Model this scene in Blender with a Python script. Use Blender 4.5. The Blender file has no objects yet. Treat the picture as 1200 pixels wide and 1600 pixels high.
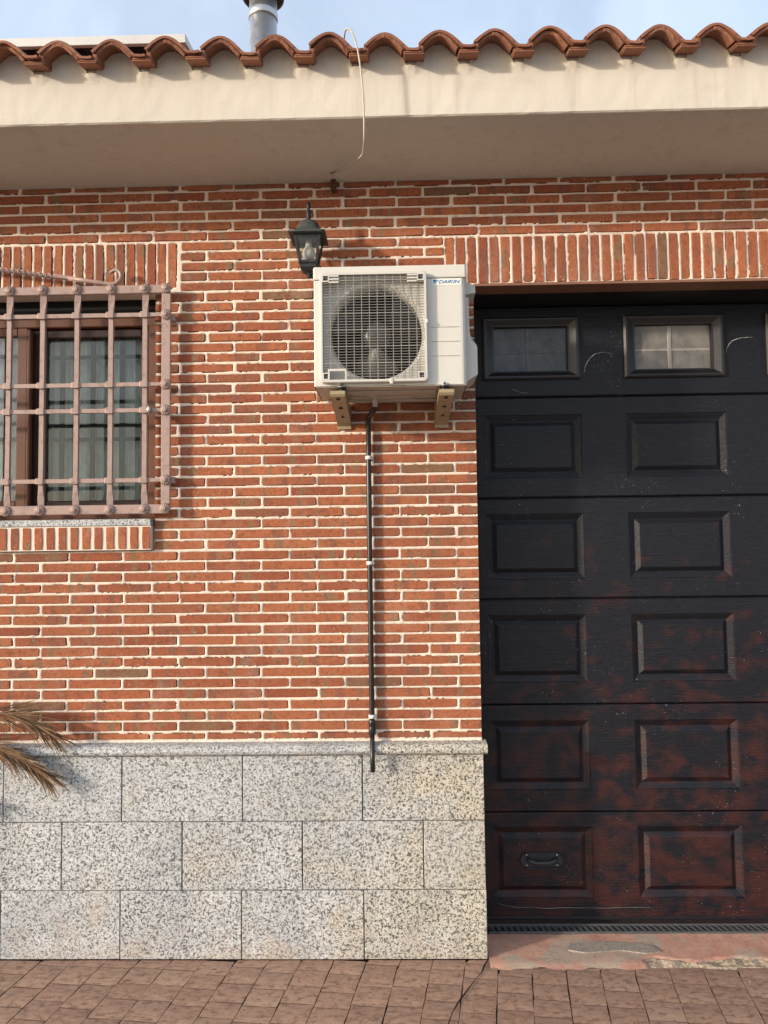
import bpy, bmesh, math, random
import numpy as np
from mathutils import Vector, Matrix

random.seed(7)
rng = np.random.default_rng(7)
scene = bpy.context.scene
C = scene.collection
R = math.radians

# ------------------------------------------------------------------ camera
F = 1170.0
yaw, pit, rol = -0.0206, 0.05553, -0.01203
cd = bpy.data.cameras.new('camera')
cam = bpy.data.objects.new('camera', cd)
C.objects.link(cam)
fw = Vector((math.sin(yaw)*math.cos(pit), math.cos(yaw)*math.cos(pit), math.sin(pit)))
r0 = Vector((math.cos(yaw), -math.sin(yaw), 0))
u0 = r0.cross(fw)
rr = r0*math.cos(rol) + u0*math.sin(rol)
uu = -r0*math.sin(rol) + u0*math.cos(rol)
m = Matrix((rr, uu, -fw)).transposed().to_4x4()
m.translation = Vector((0.882, -3.4007, 1.773))
cam.matrix_world = m
cd.sensor_fit = 'VERTICAL'
cd.sensor_height = 36.0
cd.lens = F/1600*36.0
cd.clip_start = 0.02
cd.clip_end = 500
scene.camera = cam

# ------------------------------------------------------------------ light
SUN = Vector((-1.8, -1.0, 0.44)).normalized()      # direction towards the sun
el = math.asin(SUN.z)
az = math.atan2(SUN.x, SUN.y)
w = bpy.data.worlds.new('World')
scene.world = w
w.use_nodes = True
nt = w.node_tree
bg = nt.nodes['Background']
sk = nt.nodes.new('ShaderNodeTexSky')
sk.sky_type = 'NISHITA'
sk.sun_disc = False
sk.sun_elevation = el
sk.sun_rotation = az % (2*math.pi)
sk.air_density = 1.0
sk.dust_density = 4.0
sk.ozone_density = 1.0
hz = nt.nodes.new('ShaderNodeMix'); hz.data_type = 'RGBA'          # thin high haze: the blue is washed out evenly
hz.inputs[0].default_value = 0.5
hz.inputs[7].default_value = (3.15, 3.62, 4.35, 1)
tc = nt.nodes.new('ShaderNodeTexCoord'); wn = nt.nodes.new('ShaderNodeTexNoise'); mr = nt.nodes.new('ShaderNodeMapRange')
wn.inputs['Scale'].default_value = 4.0; wn.inputs['Detail'].default_value = 5; wn.inputs['Distortion'].default_value = .8
mr.inputs[1].default_value = .38; mr.inputs[2].default_value = .70; mr.inputs[3].default_value = .42; mr.inputs[4].default_value = .68
nt.links.new(tc.outputs['Generated'], wn.inputs['Vector']); nt.links.new(wn.outputs[0], mr.inputs[0]); nt.links.new(mr.outputs[0], hz.inputs[0])
nt.links.new(sk.outputs[0], hz.inputs[6]); nt.links.new(hz.outputs[2], bg.inputs[0])
bg.inputs[1].default_value = 0.15
sd = bpy.data.lights.new('sun', 'SUN')
sd.energy = 2.0
sd.angle = R(3.2)
sd.color = (1.0, 0.895, 0.79)
so = bpy.data.objects.new('sun', sd)
C.objects.link(so)
so.rotation_euler = SUN.to_track_quat('Z', 'Y').to_euler()
so.location = (-6, -4, 5)
scene.view_settings.view_transform = 'Standard'
scene.view_settings.look = 'None'
scene.view_settings.exposure = 1.05
scene.view_settings.gamma = 1.0
scene.view_settings.use_curve_mapping = False


# ------------------------------------------------------------------ helpers
class MB:
    def __init__(s):
        s.v = []; s.f = []; s.sm = []; s.mi = []

    def add(s, verts, faces, smooth=False, mi=0):
        o = len(s.v)
        s.v += [tuple(v) for v in verts]
        for f in faces:
            s.f.append(tuple(i+o for i in f)); s.sm.append(smooth); s.mi.append(mi)
        return s

    def box(s, x0, x1, y0, y1, z0, z1, b=0.0, mi=0, M=None):
        if b <= 0:
            v = [Vector(p) for p in ((x0,y0,z0),(x1,y0,z0),(x1,y1,z0),(x0,y1,z0),(x0,y0,z1),(x1,y0,z1),(x1,y1,z1),(x0,y1,z1))]
            if M: v = [M@p for p in v]
            return s.add(v, [(0,3,2,1),(4,5,6,7),(0,1,5,4),(1,2,6,5),(2,3,7,6),(3,0,4,7)], mi=mi)
        bm = bmesh.new()
        bmesh.ops.create_cube(bm, size=1.0)
        for q in bm.verts:
            q.co = Vector((x0+(q.co.x+.5)*(x1-x0), y0+(q.co.y+.5)*(y1-y0), z0+(q.co.z+.5)*(z1-z0)))
        bmesh.ops.bevel(bm, geom=list(bm.edges), offset=b, segments=2 if b > .004 else 1, profile=0.5, affect='EDGES')
        bm.verts.index_update()
        s.add([(M@q.co if M else q.co) for q in bm.verts], [[q.index for q in f.verts] for f in bm.faces], mi=mi)
        bm.free()
        return s

    def tube(s, pts, r, n=8, cap=True, smooth=True, mi=0):
        pts = [Vector(p) for p in pts]
        rs = r if isinstance(r, (list, tuple)) else [r]*len(pts)
        V = []; N = len(pts)
        t0 = (pts[1]-pts[0]).normalized()
        a = Vector((0,0,1)) if abs(t0.z) < .9 else Vector((1,0,0))
        u = t0.cross(a).normalized()
        for i, p in enumerate(pts):
            t = ((pts[min(i+1,N-1)]-p).normalized() + (p-pts[max(i-1,0)]).normalized()).normalized()
            u = (u - t*u.dot(t)).normalized(); vv = t.cross(u)
            for k in range(n):
                q = 2*math.pi*(k+.5)/n
                V.append(p + (u*math.cos(q)+vv*math.sin(q))*rs[i])
        Fc = [(i*n+k, i*n+(k+1) % n, (i+1)*n+(k+1) % n, (i+1)*n+k) for i in range(N-1) for k in range(n)]
        s.add(V, Fc, smooth, mi)
        if cap:
            s.add(V[:n], [tuple(reversed(range(n)))], False, mi)
            s.add(V[-n:], [tuple(range(n))], False, mi)
        return s

    def lathe(s, prof, o=(0,0,0), n=20, ax='Z', smooth=True, mi=0, a0=0.0):
        # prof: list of (r, h) along the axis
        V = []
        for r, h in prof:
            for k in range(n):
                q = 2*math.pi*k/n+a0
                c, d = r*math.cos(q), r*math.sin(q)
                p = (c, d, h) if ax == 'Z' else ((c, -h, d) if ax == 'Y' else (h, c, d))
                V.append((o[0]+p[0], o[1]+p[1], o[2]+p[2]))
        Fc = [(i*n+k, i*n+(k+1) % n, (i+1)*n+(k+1) % n, (i+1)*n+k) for i in range(len(prof)-1) for k in range(n)]
        s.add(V, Fc, smooth, mi)
        s.add(V[:n], [tuple(reversed(range(n)))], False, mi)
        s.add(V[-n:], [tuple(range(n))], False, mi)
        return s

    def prism(s, poly, axis, a, b, mi=0, smooth=False):
        # poly: 2D points, extruded along axis from a to b
        n = len(poly)
        def P(q, t):
            return (t,)+tuple(q) if axis == 'X' else ((q[0], t, q[1]) if axis == 'Y' else (q[0], q[1], t))
        V = [P(q, a) for q in poly]+[P(q, b) for q in poly]
        s.add(V, [(k, (k+1) % n, n+(k+1) % n, n+k) for k in range(n)], smooth, mi)
        s.add(V[:n], [tuple(reversed(range(n)))], False, mi)
        s.add(V[n:], [tuple(range(n))], False, mi)
        return s

    def mesh(s, name, mats, recalc=True):
        me = bpy.data.meshes.new(name)
        me.from_pydata(s.v, [], s.f)
        for mm in (mats if isinstance(mats, (list, tuple)) else [mats]):
            me.materials.append(mm)
        me.polygons.foreach_set('use_smooth', s.sm)
        me.polygons.foreach_set('material_index', s.mi)
        if recalc:
            bm = bmesh.new(); bm.from_mesh(me)
            bmesh.ops.remove_doubles(bm, verts=bm.verts, dist=1e-6)
            bmesh.ops.recalc_face_normals(bm, faces=bm.faces)
            bm.to_mesh(me); bm.free()
        me.update()
        return me

    def build(s, name, mats, parent=None, recalc=True, **kw):
        return link(name, s.mesh(name, mats, recalc), parent, **kw)


def link(name, data, parent=None, loc=None, rot=None, label=None, cat=None, group=None, kind=None):
    o = bpy.data.objects.new(name, data)
    C.objects.link(o)
    if loc is not None: o.location = loc
    if rot is not None: o.rotation_euler = rot
    if parent is not None: o.parent = parent
    if label: o['label'] = label
    if cat: o['category'] = cat
    if group: o['group'] = group
    if kind: o['kind'] = kind
    return o


def thing(name, label, cat, group=None):
    return link(name, None, label=label, cat=cat, group=group)


def vnoise(shape, cell, seed):
    """smooth value noise on a 2D array, cell = feature size in samples"""
    g = np.random.default_rng(seed)
    ny, nx = int(shape[0]/cell)+3, int(shape[1]/cell)+3
    a = g.random((ny, nx))
    y = np.arange(shape[0])/cell; x = np.arange(shape[1])/cell
    yi = y.astype(int); xi = x.astype(int)
    fy = (y-yi); fx = (x-xi)
    fy = (fy*fy*(3-2*fy))[:, None]; fx = (fx*fx*(3-2*fx))[None, :]
    A = a[yi][:, xi]; B = a[yi][:, xi+1]; D = a[yi+1][:, xi]; E = a[yi+1][:, xi+1]
    return (A*(1-fx)+B*fx)*(1-fy)+(D*(1-fx)+E*fx)*fy


# ------------------------------------------------------------------ materials
class NB:
    """small node-graph builder"""
    def __init__(s, name):
        s.m = bpy.data.materials.new(name); s.m.use_nodes = True
        s.t = s.m.node_tree; s.b = s.t.nodes['Principled BSDF']

    def n(s, kind, **kw):
        o = s.t.nodes.new('ShaderNode'+kind)
        for k, v in kw.items():
            setattr(o, k, v)
        return o

    def l(s, a, b):
        s.t.links.new(a, b)

    def val(s, sock, v):
        if hasattr(v, 'is_output') or isinstance(v, bpy.types.NodeSocket): s.l(v, sock)
        else: sock.default_value = v

    def math(s, op, a, b=0.0, c=None, clamp=False):
        o = s.n('Math', operation=op); o.use_clamp = clamp
        s.val(o.inputs[0], a); s.val(o.inputs[1], b)
        if c is not None: s.val(o.inputs[2], c)
        return o.outputs[0]

    def vmath(s, op, a, b):
        o = s.n('VectorMath', operation=op); s.val(o.inputs[0], a); s.val(o.inputs[1], b)
        return o.outputs[0]

    def coord(s, which='Object', scale=(1,1,1), offset=None):
        tc = s.n('TexCoord')
        v = tc.outputs[which]
        if offset is not None: v = s.vmath('ADD', v, offset)
        if scale != (1,1,1): v = s.vmath('MULTIPLY', v, scale)
        return v

    def noise(s, vec, scale, detail=3, rough=.55, dist=0.0, out='Fac'):
        o = s.n('TexNoise'); s.l(vec, o.inputs['Vector'])
        o.inputs['Scale'].default_value = scale; o.inputs['Detail'].default_value = detail
        o.inputs['Roughness'].default_value = rough; o.inputs['Distortion'].default_value = dist
        return o.outputs[0] if out == 'Fac' else o.outputs[1]

    def ramp(s, fac, stops, interp='LINEAR'):
        o = s.n('ValToRGB'); s.val(o.inputs[0], fac); cr = o.color_ramp; cr.interpolation = interp
        while len(cr.elements) < len(stops): cr.elements.new(.5)
        for e, (p, c) in zip(cr.elements, stops):
            e.position = p; e.color = (c, c, c, 1) if isinstance(c, (int, float)) else (*c, 1)
        return o.outputs[0]

    def mix(s, fac, a, b, mode='MIX'):
        o = s.n('Mix', data_type='RGBA', blend_type=mode)
        s.val(o.inputs[0], fac)
        for k, v in ((6, a), (7, b)):
            if isinstance(v, tuple): o.inputs[k].default_value = (*v, 1)
            else: s.val(o.inputs[k], v)
        return o.outputs[2]

    def rand(s):
        """one random number per object, also different for each island of a joined mesh"""
        a = s.n('ObjectInfo').outputs['Random']; b = s.n('NewGeometry').outputs['Random Per Island']
        return s.math('FRACT', s.math('ADD', a, b))

    def bump(s, h, strength=.3, dist=.002):
        o = s.n('Bump'); o.inputs['Strength'].default_value = strength; o.inputs['Distance'].default_value = dist
        s.l(h, o.inputs['Height']); s.l(o.outputs[0], s.b.inputs['Normal'])

    def fin(s, color=None, rough=.7, metal=0.0, spec=.5):
        if color is not None: s.val(s.b.inputs['Base Color'], (*color, 1) if isinstance(color, tuple) else color)
        s.val(s.b.inputs['Roughness'], rough); s.b.inputs['Metallic'].default_value = metal
        s.b.inputs['Specular IOR Level'].default_value = spec
        return s.m


def m_brick():
    g = NB('brick_clay'); rnd = g.rand()
    off = g.n('CombineXYZ'); g.l(g.math('MULTIPLY', rnd, 37.0), off.inputs[0]); g.l(g.math('MULTIPLY', rnd, 91.0), off.inputs[1]); g.l(g.math('MULTIPLY', rnd, 13.0), off.inputs[2])
    p = g.coord('Object', offset=off.outputs[0])
    base = g.ramp(rnd, [(0, (.255,.073,.037)), (.18, (.345,.108,.050)), (.38, (.375,.126,.056)), (.55, (.285,.088,.045)), (.70, (.39,.137,.061)), (.91, (.32,.108,.054)), (.95, (.225,.090,.052)), (.98, (.20,.118,.066)), (1, (.21,.078,.052))])
    # kiln patches: whole slices of a brick turn grey or buff
    bx = g.vmath('MULTIPLY', p, (1.0,.25,.25))
    sl = g.noise(bx, 21, 1.0, .4)
    sl2 = g.noise(g.vmath('ADD', bx, (5.,3.,9.)), 12, 1.0, .4)
    col = g.mix(g.ramp(sl, [(.625, 0.), (.67, .8)]), base, (.205,.140,.078))
    col = g.mix(g.ramp(sl2, [(.60, 0.), (.66, .7)]), col, (.20,.085,.058))
    med = g.noise(p, 55, 4, .62); fine = g.noise(p, 300, 3, .7)
    col = g.mix(g.ramp(med, [(.30, .7), (.50, 0.)]), col, (.13,.05,.032))
    col = g.mix(g.ramp(fine, [(.56, 0.), (.72, .5)]), col, (.47,.24,.14))
    col = g.mix(g.ramp(fine, [(.30, .8), (.44, 0.)]), col, (.085,.034,.024))
    # drag marks of the wire cut
    st = g.noise(g.vmath('MULTIPLY', p, (1.,1.,.12)), 260, 2, .6)
    col = g.mix(g.ramp(st, [(.30, .4), (.46, 0.)]), col, (.16,.055,.035))
    # mortar crumbs left on the face
    cr = g.noise(p, 120, 2, .6, .6)
    cm = g.math('MULTIPLY', g.ramp(cr, [(.655, 0.), (.69, .75)]), g.ramp(g.noise(g.coord('Generated' if False else 'Object'), 3.3, 2), [(.42, .2), (.62, 1.)]))
    col = g.mix(cm, col, (.62,.50,.40))
    wp = g.n('NewGeometry').outputs['Position']
    tone = g.noise(wp, 1.7, 4, .6)
    col = g.mix(g.ramp(tone, [(.36, .30), (.50, 0.)]), col, (.14,.058,.04))
    bloom = g.math('MULTIPLY', g.ramp(g.noise(g.vmath('MULTIPLY', wp, (1.,1.,.6)), 3.1, 5, .68), [(.55, 0.), (.72, .4)]), g.ramp(fine, [(.35, .2), (.6, 1.)]))
    col = g.mix(bloom, col, (.52,.37,.29))
    h = g.math('ADD', g.math('MULTIPLY', med, .55), g.math('ADD', g.math('MULTIPLY', fine, .35), g.math('MULTIPLY', st, .3)))
    g.bump(h, .75, .002)
    return g.fin(col, .92, 0, .2)


def m_mortar():
    g = NB('mortar'); p = g.coord('Object')
    a = g.noise(p, 2.2, 4); b = g.noise(p, 90, 4, .7); c = g.noise(p, 420, 3, .7)
    col = g.mix(a, (.80,.69,.575), (.745,.625,.52))
    col = g.mix(g.ramp(b, [(.28, .45), (.46, 0.)]), col, (.48,.37,.29))
    col = g.mix(g.ramp(c, [(.34, .35), (.5, 0.)]), col, (.44,.33,.26))
    wp = g.n('NewGeometry').outputs['Position']
    col = g.mix(g.ramp(g.noise(wp, 1.9, 5, .62), [(.38, .35), (.52, 0.)]), col, (.55,.44,.36))
    col = g.mix(g.ramp(g.noise(g.vmath('MULTIPLY', wp, (8.,8.,.9)), 1.7, 4, .6), [(.58, 0.), (.74, .4)]), col, (.40,.31,.25))
    g.bump(g.math('ADD', b, g.math('MULTIPLY', c, .6)), .5, .002)
    return g.fin(col, .95, 0, .1)


def m_plaster():
    g = NB('painted_plaster'); p = g.coord('Object')
    lo = g.noise(p, 1.3, 4); me_ = g.noise(p, 38, 4, .6); fi = g.noise(p, 240, 3, .65)
    col = g.mix(g.ramp(lo, [(.35, 0.), (.7, 1.)]), (.605,.56,.478), (.555,.51,.43))
    # rain streaks and hairlines
    st = g.noise(g.vmath('MULTIPLY', p, (9.,9.,.7)), 2.2, 4, .6)
    col = g.mix(g.ramp(st, [(.54, 0.), (.74, .5)]), col, (.46,.40,.33))
    vo = g.n('TexVoronoi', feature='DISTANCE_TO_EDGE'); vo.inputs['Scale'].default_value = 3.1
    g.l(g.vmath('ADD', p, g.vmath('MULTIPLY', g.noise(p, 6, 3, out='Color'), (.22,.22,.22))), vo.inputs['Vector'])
    ck = g.math('MULTIPLY', g.ramp(vo.outputs[0], [(0, 1.), (.006, 0.)]), g.ramp(g.noise(p, 2.7, 2), [(.60, 0.), (.67, .4)]))
    col = g.mix(ck, col, (.36,.30,.25))
    sz = g.n('SeparateXYZ'); g.l(p, sz.inputs[0])
    pit_ = g.math('ADD', g.noise(p, 130, 2, .6), g.ramp(g.math('SUBTRACT', sz.outputs[2], 3.5), [(0., -.0), (.10, .06)]))
    col = g.mix(g.ramp(pit_, [(.31, .8), (.37, 0.)]), col, (.36,.30,.24))
    blot = g.noise(g.vmath('MULTIPLY', p, (1.,1.,2.)), 4.5, 5, .65)
    col = g.mix(g.ramp(blot, [(.56, 0.), (.72, .35)]), col, (.47,.41,.34))
    h = g.math('ADD', g.math('MULTIPLY', me_, .7), g.math('MULTIPLY', fi, .5))
    h = g.math('SUBTRACT', h, g.math('MULTIPLY', ck, .8))
    g.bump(h, .35, .003)
    return g.fin(col, .93, 0, .15)


def m_granite(scale=1.0, name='granite'):
    g = NB(name); rnd = g.rand()
    off = g.n('CombineXYZ'); g.l(g.math('MULTIPLY', rnd, 57.0), off.inputs[0]); g.l(g.math('MULTIPLY', rnd, 23.0), off.inputs[2])
    p = g.coord('Object', offset=off.outputs[0]); pw = g.coord('Object')
    a = g.noise(p, 101*scale, 2, .55, 1.0); b = g.noise(g.vmath('ADD', p, (4.,1.,7.)), 190*scale, 2, .6, .4)
    ridge = g.math('ABSOLUTE', g.math('SUBTRACT', g.noise(g.vmath('ADD', p, (9.,5.,2.)), 76*scale, 2, .6, .9), .5))
    light = g.mix(g.ramp(g.noise(p, 50*scale, 2), [(.4, 0.), (.6, 1.)]), (.62,.63,.63), (.525,.545,.55))
    stain = g.noise(p, 2.3, 4, .6)
    light = g.mix(g.ramp(stain, [(.52, 0.), (.70, .6)]), light, (.56,.50,.39))
    light = g.mix(g.ramp(g.noise(g.vmath('ADD', p, (7.,2.,4.)), 2.8, 3), [(.46, 0.), (.64, .6)]), light, (.40,.43,.45))
    dark = g.mix(b, (.03,.03,.03), (.125,.125,.12))
    col = g.mix(g.ramp(a, [(.530, 0.), (.556, 1.)]), light, dark)
    col = g.mix(g.math('MULTIPLY', g.ramp(ridge, [(.014, .9), (.034, 0.)]), g.ramp(b, [(.44, 0.), (.52, 1.)])), col, dark)
    col = g.mix(g.ramp(b, [(.66, 0.), (.72, .6)]), col, (.64,.63,.60))
    col = g.mix(g.math('MULTIPLY', rnd, .30), col, (.33,.345,.355))
    wp = g.n('NewGeometry').outputs['Position']; sz = g.n('SeparateXYZ'); g.l(wp, sz.inputs[0])
    wm = g.math('MULTIPLY', g.math('ADD', sz.outputs[0], g.math('MULTIPLY', g.noise(wp, 2.4, 4, .6), 1.6)), .4)
    col = g.mix(g.math('MULTIPLY', g.ramp(wm, [(.50, 0.), (.80, 1.)]), .8), col, g.mix(1.0, col, (1.0,.90,.72), 'MULTIPLY'))
    # mud splashed up from the pavement, rusty smears, faint runs
    sp_ = g.math('ADD', g.math('MULTIPLY', sz.outputs[2], -2.6), g.math('MULTIPLY', g.noise(wp, 9, 4, .65), 1.5))
    col = g.mix(g.ramp(sp_, [(.45, 0.), (1.0, .5)]), col, (.36,.27,.20))
    col = g.mix(g.ramp(g.noise(g.vmath('MULTIPLY', wp, (1.,1.,.55)), 5.5, 4, .6), [(.62, 0.), (.75, .4)]), col, (.45,.36,.24))
    col = g.mix(g.ramp(g.noise(g.vmath('MULTIPLY', wp, (7.,7.,.8)), 2.6, 4, .6), [(.56, 0.), (.74, .35)]), col, (.27,.265,.25))
    g.bump(g.math('ADD', b, g.noise(p, 420, 2)), .25, .001)
    return g.fin(col, .62, 0, .35)


def m_paint(name, col, rough=.4, var=.12, dirt=(.12,.09,.07), dirt_amt=.25, bumps=.08, spec=.4, metal=0.0, sc=1.0):
    g = NB(name); p = g.coord('Object')
    a = g.noise(p, 5*sc, 4, .6); b = g.noise(p, 90*sc, 3, .6)
    c = g.mix(a, col, tuple(x*(1-var) for x in col))
    c = g.mix(g.math('MULTIPLY', g.ramp(g.noise(p, 28*sc, 5, .7), [(.52, 0.), (.72, 1.)]), dirt_amt), c, dirt)
    g.bump(b, bumps, .001)
    return g.fin(c, g.math('ADD', rough, g.math('MULTIPLY', g.math('SUBTRACT', a, .5), .2)), metal, spec)


def m_door():
    g = NB('worn_door_varnish'); p = g.coord('Object')
    gr = g.noise(g.vmath('MULTIPLY', p, (1.,1.,13.)), 11, 6, .72, .4)
    gr2 = g.noise(g.vmath('MULTIPLY', p, (1.,1.,9.)), 60, 4, .7)
    blot = g.noise(g.vmath('ADD', g.vmath('MULTIPLY', p, (.95,1.,1.25)), g.vmath('MULTIPLY', g.noise(g.vmath('MULTIPLY', p, (1.,1.,6.)), 9, 3, out='Color'), (.025,.0,.025))), 9.5, 4, .55, .3)
    sep = g.n('SeparateXYZ'); g.l(p, sep.inputs[0])
    # varnish has worn more and more through to the red-brown coat towards the bottom
    low = g.math('ADD', blot, g.math('MULTIPLY', g.math('SUBTRACT', .85, sep.outputs[2]), .125))
    low = g.math('ADD', low, g.ramp(sep.outputs[2], [(.75, .012), (1.0, 0.)]))
    wear = g.ramp(low, [(.47, 0.), (.66, 1.)])
    red = g.mix(gr, (.018,.005,.0042), (.064,.0185,.015))
    blk = g.mix(gr, (.0018,.0020,.0036), (.0095,.0102,.0165))
    col = g.mix(wear, blk, red)
    # dusty grey film in the grain and a few pale paint flecks
    col = g.mix(g.ramp(gr2, [(.52, 0.), (.70, .45)]), col, (.034,.034,.040))
    fl = g.noise(p, 170, 1, .4); rg = g.noise(p, 4.5, 2)
    col = g.mix(g.math('MULTIPLY', g.ramp(fl, [(.755, 0.), (.775, .8)]), g.ramp(rg, [(.54, 0.), (.6, 1.)])), col, (.55,.52,.5))
    g.bump(g.math('ADD', g.math('MULTIPLY', gr, 1.4), g.math('MULTIPLY', gr2, .8)), .7, .003)
    return g.fin(col, g.math('ADD', .24, g.math('MULTIPLY', gr2, .28)), 0, .36)


def m_terracotta():
    g = NB('terracotta'); rnd = g.rand(); p = g.coord('Object', offset=None)
    a = g.noise(p, 9, 5, .65); b = g.noise(p, 110, 4, .7)
    base = g.ramp(rnd, [(0, (.235,.098,.058)), (.35, (.30,.135,.080)), (.7, (.20,.086,.055)), (1, (.27,.135,.09))])
    col = g.mix(g.ramp(a, [(.42, 0.), (.68, .75)]), base, (.20,.085,.055))
    col = g.mix(g.ramp(b, [(.56, 0.), (.72, .5)]), col, (.48,.27,.17))
    col = g.mix(g.ramp(g.noise(p, 24, 4, .7), [(.56, 0.), (.68, .65)]), col, (.085,.06,.048))
    g.bump(b, .4, .0016)
    return g.fin(col, .9, 0, .2)


def m_paver():
    g = NB('stamped_concrete'); rnd = g.rand(); p = g.coord('Object')
    off = g.n('CombineXYZ'); g.l(g.math('MULTIPLY', rnd, 17.0), off.inputs[0])
    q = g.vmath('ADD', p, off.outputs[0])
    a = g.noise(g.vmath('MULTIPLY', q, (1.,1.7,1.)), 26, 6, .72, .5); b = g.noise(q, 110, 4, .75); c = g.noise(p, 1.6, 3)
    base = g.ramp(rnd, [(0, (.345,.212,.150)), (.35, (.41,.262,.187)), (.7, (.365,.227,.162)), (1, (.445,.295,.214))])
    col = g.mix(g.ramp(a, [(.38, .9), (.50, 0.)]), base, (.17,.10,.074))
    col = g.mix(g.ramp(a, [(.52, 0.), (.64, .7)]), col, (.45,.32,.23))
    col = g.mix(g.ramp(b, [(.56, 0.), (.70, .5)]), col, (.50,.38,.29))
    col = g.mix(g.ramp(b, [(.30, .6), (.42, 0.)]), col, (.13,.085,.07))
    col = g.mix(g.ramp(c, [(.40, .5), (.6, 0.)]), col, (.17,.105,.082))
    g.bump(g.math('ADD', g.math('MULTIPLY', a, 1.2), g.math('MULTIPLY', b, .6)), .3, .003)
    return g.fin(col, g.math('ADD', .55, g.math('MULTIPLY', b, .3)), 0, .3)


def m_ground():
    g = NB('ground_concrete'); p = g.coord('Object')
    a = g.noise(p, 9, 5, .66); b = g.noise(p, 80, 4, .7)
    col = g.mix(a, (.035,.022,.018), (.06,.038,.03))
    # too far away for single stamped cobbles: joints by texture
    br = g.n('TexBrick'); br.inputs['Scale'].default_value = 1.0
    br.inputs['Brick Width'].default_value = .1435; br.inputs['Row Height'].default_value = .118; br.inputs['Mortar Size'].default_value = .003
    g.l(p, br.inputs['Vector'])
    far = g.n('SeparateXYZ'); g.l(p, far.inputs[0])
    col2 = g.mix(br.outputs['Fac'], g.mix(a, (.25,.195,.16), (.34,.28,.235)), (.10,.08,.07))
    col = g.mix(g.ramp(g.math('MULTIPLY', far.outputs[1], -1.0), [(.85, 0.), (.86, 1.)]), col, col2)
    g.bump(g.math('ADD', a, b), .5, .003)
    return g.fin(col, .85, 0, .25)


def m_threshold():
    g = NB('threshold_concrete'); p = g.coord('Object')
    a = g.noise(p, 7, 5, .6, .4); b = g.noise(p, 60, 4, .7); c = g.noise(p, 300, 3, .7); e = g.noise(g.vmath('ADD', p, (3.,8.,1.)), 4.2, 3, .55, .6)
    col = g.mix(g.ramp(a, [(.4, 0.), (.6, 1.)]), (.52,.315,.23), (.47,.245,.185))
    col = g.mix(g.ramp(e, [(.48, 0.), (.56, .85)]), col, (.40,.33,.26))
    col = g.mix(g.ramp(b, [(.32, .6), (.46, 0.)]), col, (.22,.105,.085))
    col = g.mix(g.ramp(c, [(.6, 0.), (.72, .5)]), col, (.52,.36,.28))
    g.bump(g.math('ADD', b, g.math('MULTIPLY', c, .5)), .5, .003)
    return g.fin(col, .9, 0, .2)


def m_rough(name, c1, c2, c3, s=120):
    g = NB(name); p = g.coord('Object')
    a = g.noise(p, s, 4, .7); b = g.noise(p, s*.2, 3)
    col = g.mix(b, c1, c2); col = g.mix(g.ramp(a, [(.42, .8), (.56, 0.)]), col, c3)
    g.bump(a, .6, .003)
    return g.fin(col, .95, 0, .15)


def m_glass(name, tint=(1,1,1), rough=.02, opac=.0, base=(.1,.1,.1)):
    g = NB(name); out = g.t.nodes['Material Output']
    fr = g.n('Fresnel'); fr.inputs['IOR'].default_value = 1.5
    gl = g.n('BsdfGlossy'); gl.inputs['Roughness'].default_value = rough
    tr = g.n('BsdfTransparent'); tr.inputs[0].default_value = (*tint, 1)
    mx = g.n('MixShader'); g.l(g.math('MINIMUM', g.math('MULTIPLY', fr.outputs[0], 1.1), 1.0), mx.inputs[0]); g.l(tr.outputs[0], mx.inputs[1]); g.l(gl.outputs[0], mx.inputs[2])
    last = mx.outputs[0]
    if opac > 0:
        df = g.n('BsdfDiffuse'); df.inputs[0].default_value = (*base, 1)
        m2 = g.n('MixShader'); g.l(g.math('MULTIPLY', g.ramp(g.noise(g.coord('Object'), 12, 4), [(.3, .6), (.7, 1.)]), opac), m2.inputs[0]); g.l(last, m2.inputs[1]); g.l(df.outputs[0], m2.inputs[2]); last = m2.outputs[0]
    g.l(last, out.inputs[0])
    return g.m


def m_frond():
    g = NB('dry_palm_leaf'); p = g.coord('Object'); r = g.rand()
    a = g.noise(p, 30, 3)
    base = g.ramp(r, [(0, (.15,.085,.042)), (.4, (.23,.135,.062)), (.75, (.12,.062,.036)), (1, (.30,.20,.10))])
    col = g.mix(g.ramp(a, [(.4, .5), (.6, 0.)]), base, (.10,.055,.035))
    return g.fin(col, .75, 0, .3)


def m_curtain(k=1.0, name='curtain_fabric'):
    g = NB(name); p = g.coord('Object')
    f = g.noise(g.vmath('MULTIPLY', p, (1.,1.,.25)), 45, 3, .6, .8)
    col = g.mix(g.ramp(f, [(.42, .0), (.56, 1.)]), (.70*k,.705*k,.68*k), (.84*k,.84*k,.81*k))
    return g.fin(col, .9, 0, .1)


def m_mesh_pane(name, c1, c2):
    g = NB(name); p = g.coord('Object')
    wv = []
    for ax, off_ in ((0, 0), (2, 0)):
        sp = g.n('SeparateXYZ'); g.l(p, sp.inputs[0])
        wv.append(g.math('SINE', g.math('MULTIPLY', sp.outputs[ax], 2*math.pi/.0062)))
    dots = g.math('MULTIPLY', wv[0], wv[1])
    n_ = g.ramp(g.noise(p, 7, 5, .65, .4), [(.38, 0.), (.62, 1.)])
    col = g.mix(n_, c1, c2)
    col = g.mix(g.ramp(dots, [(.35, 0.), (.7, .5)]), col, tuple(x*.35 for x in c1))
    col = g.mix(g.ramp(g.noise(p, 75, 3, .7), [(.66, 0.), (.74, .5)]), col, (.5,.48,.44))
    return g.fin(col, .28, 0, .5)


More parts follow.
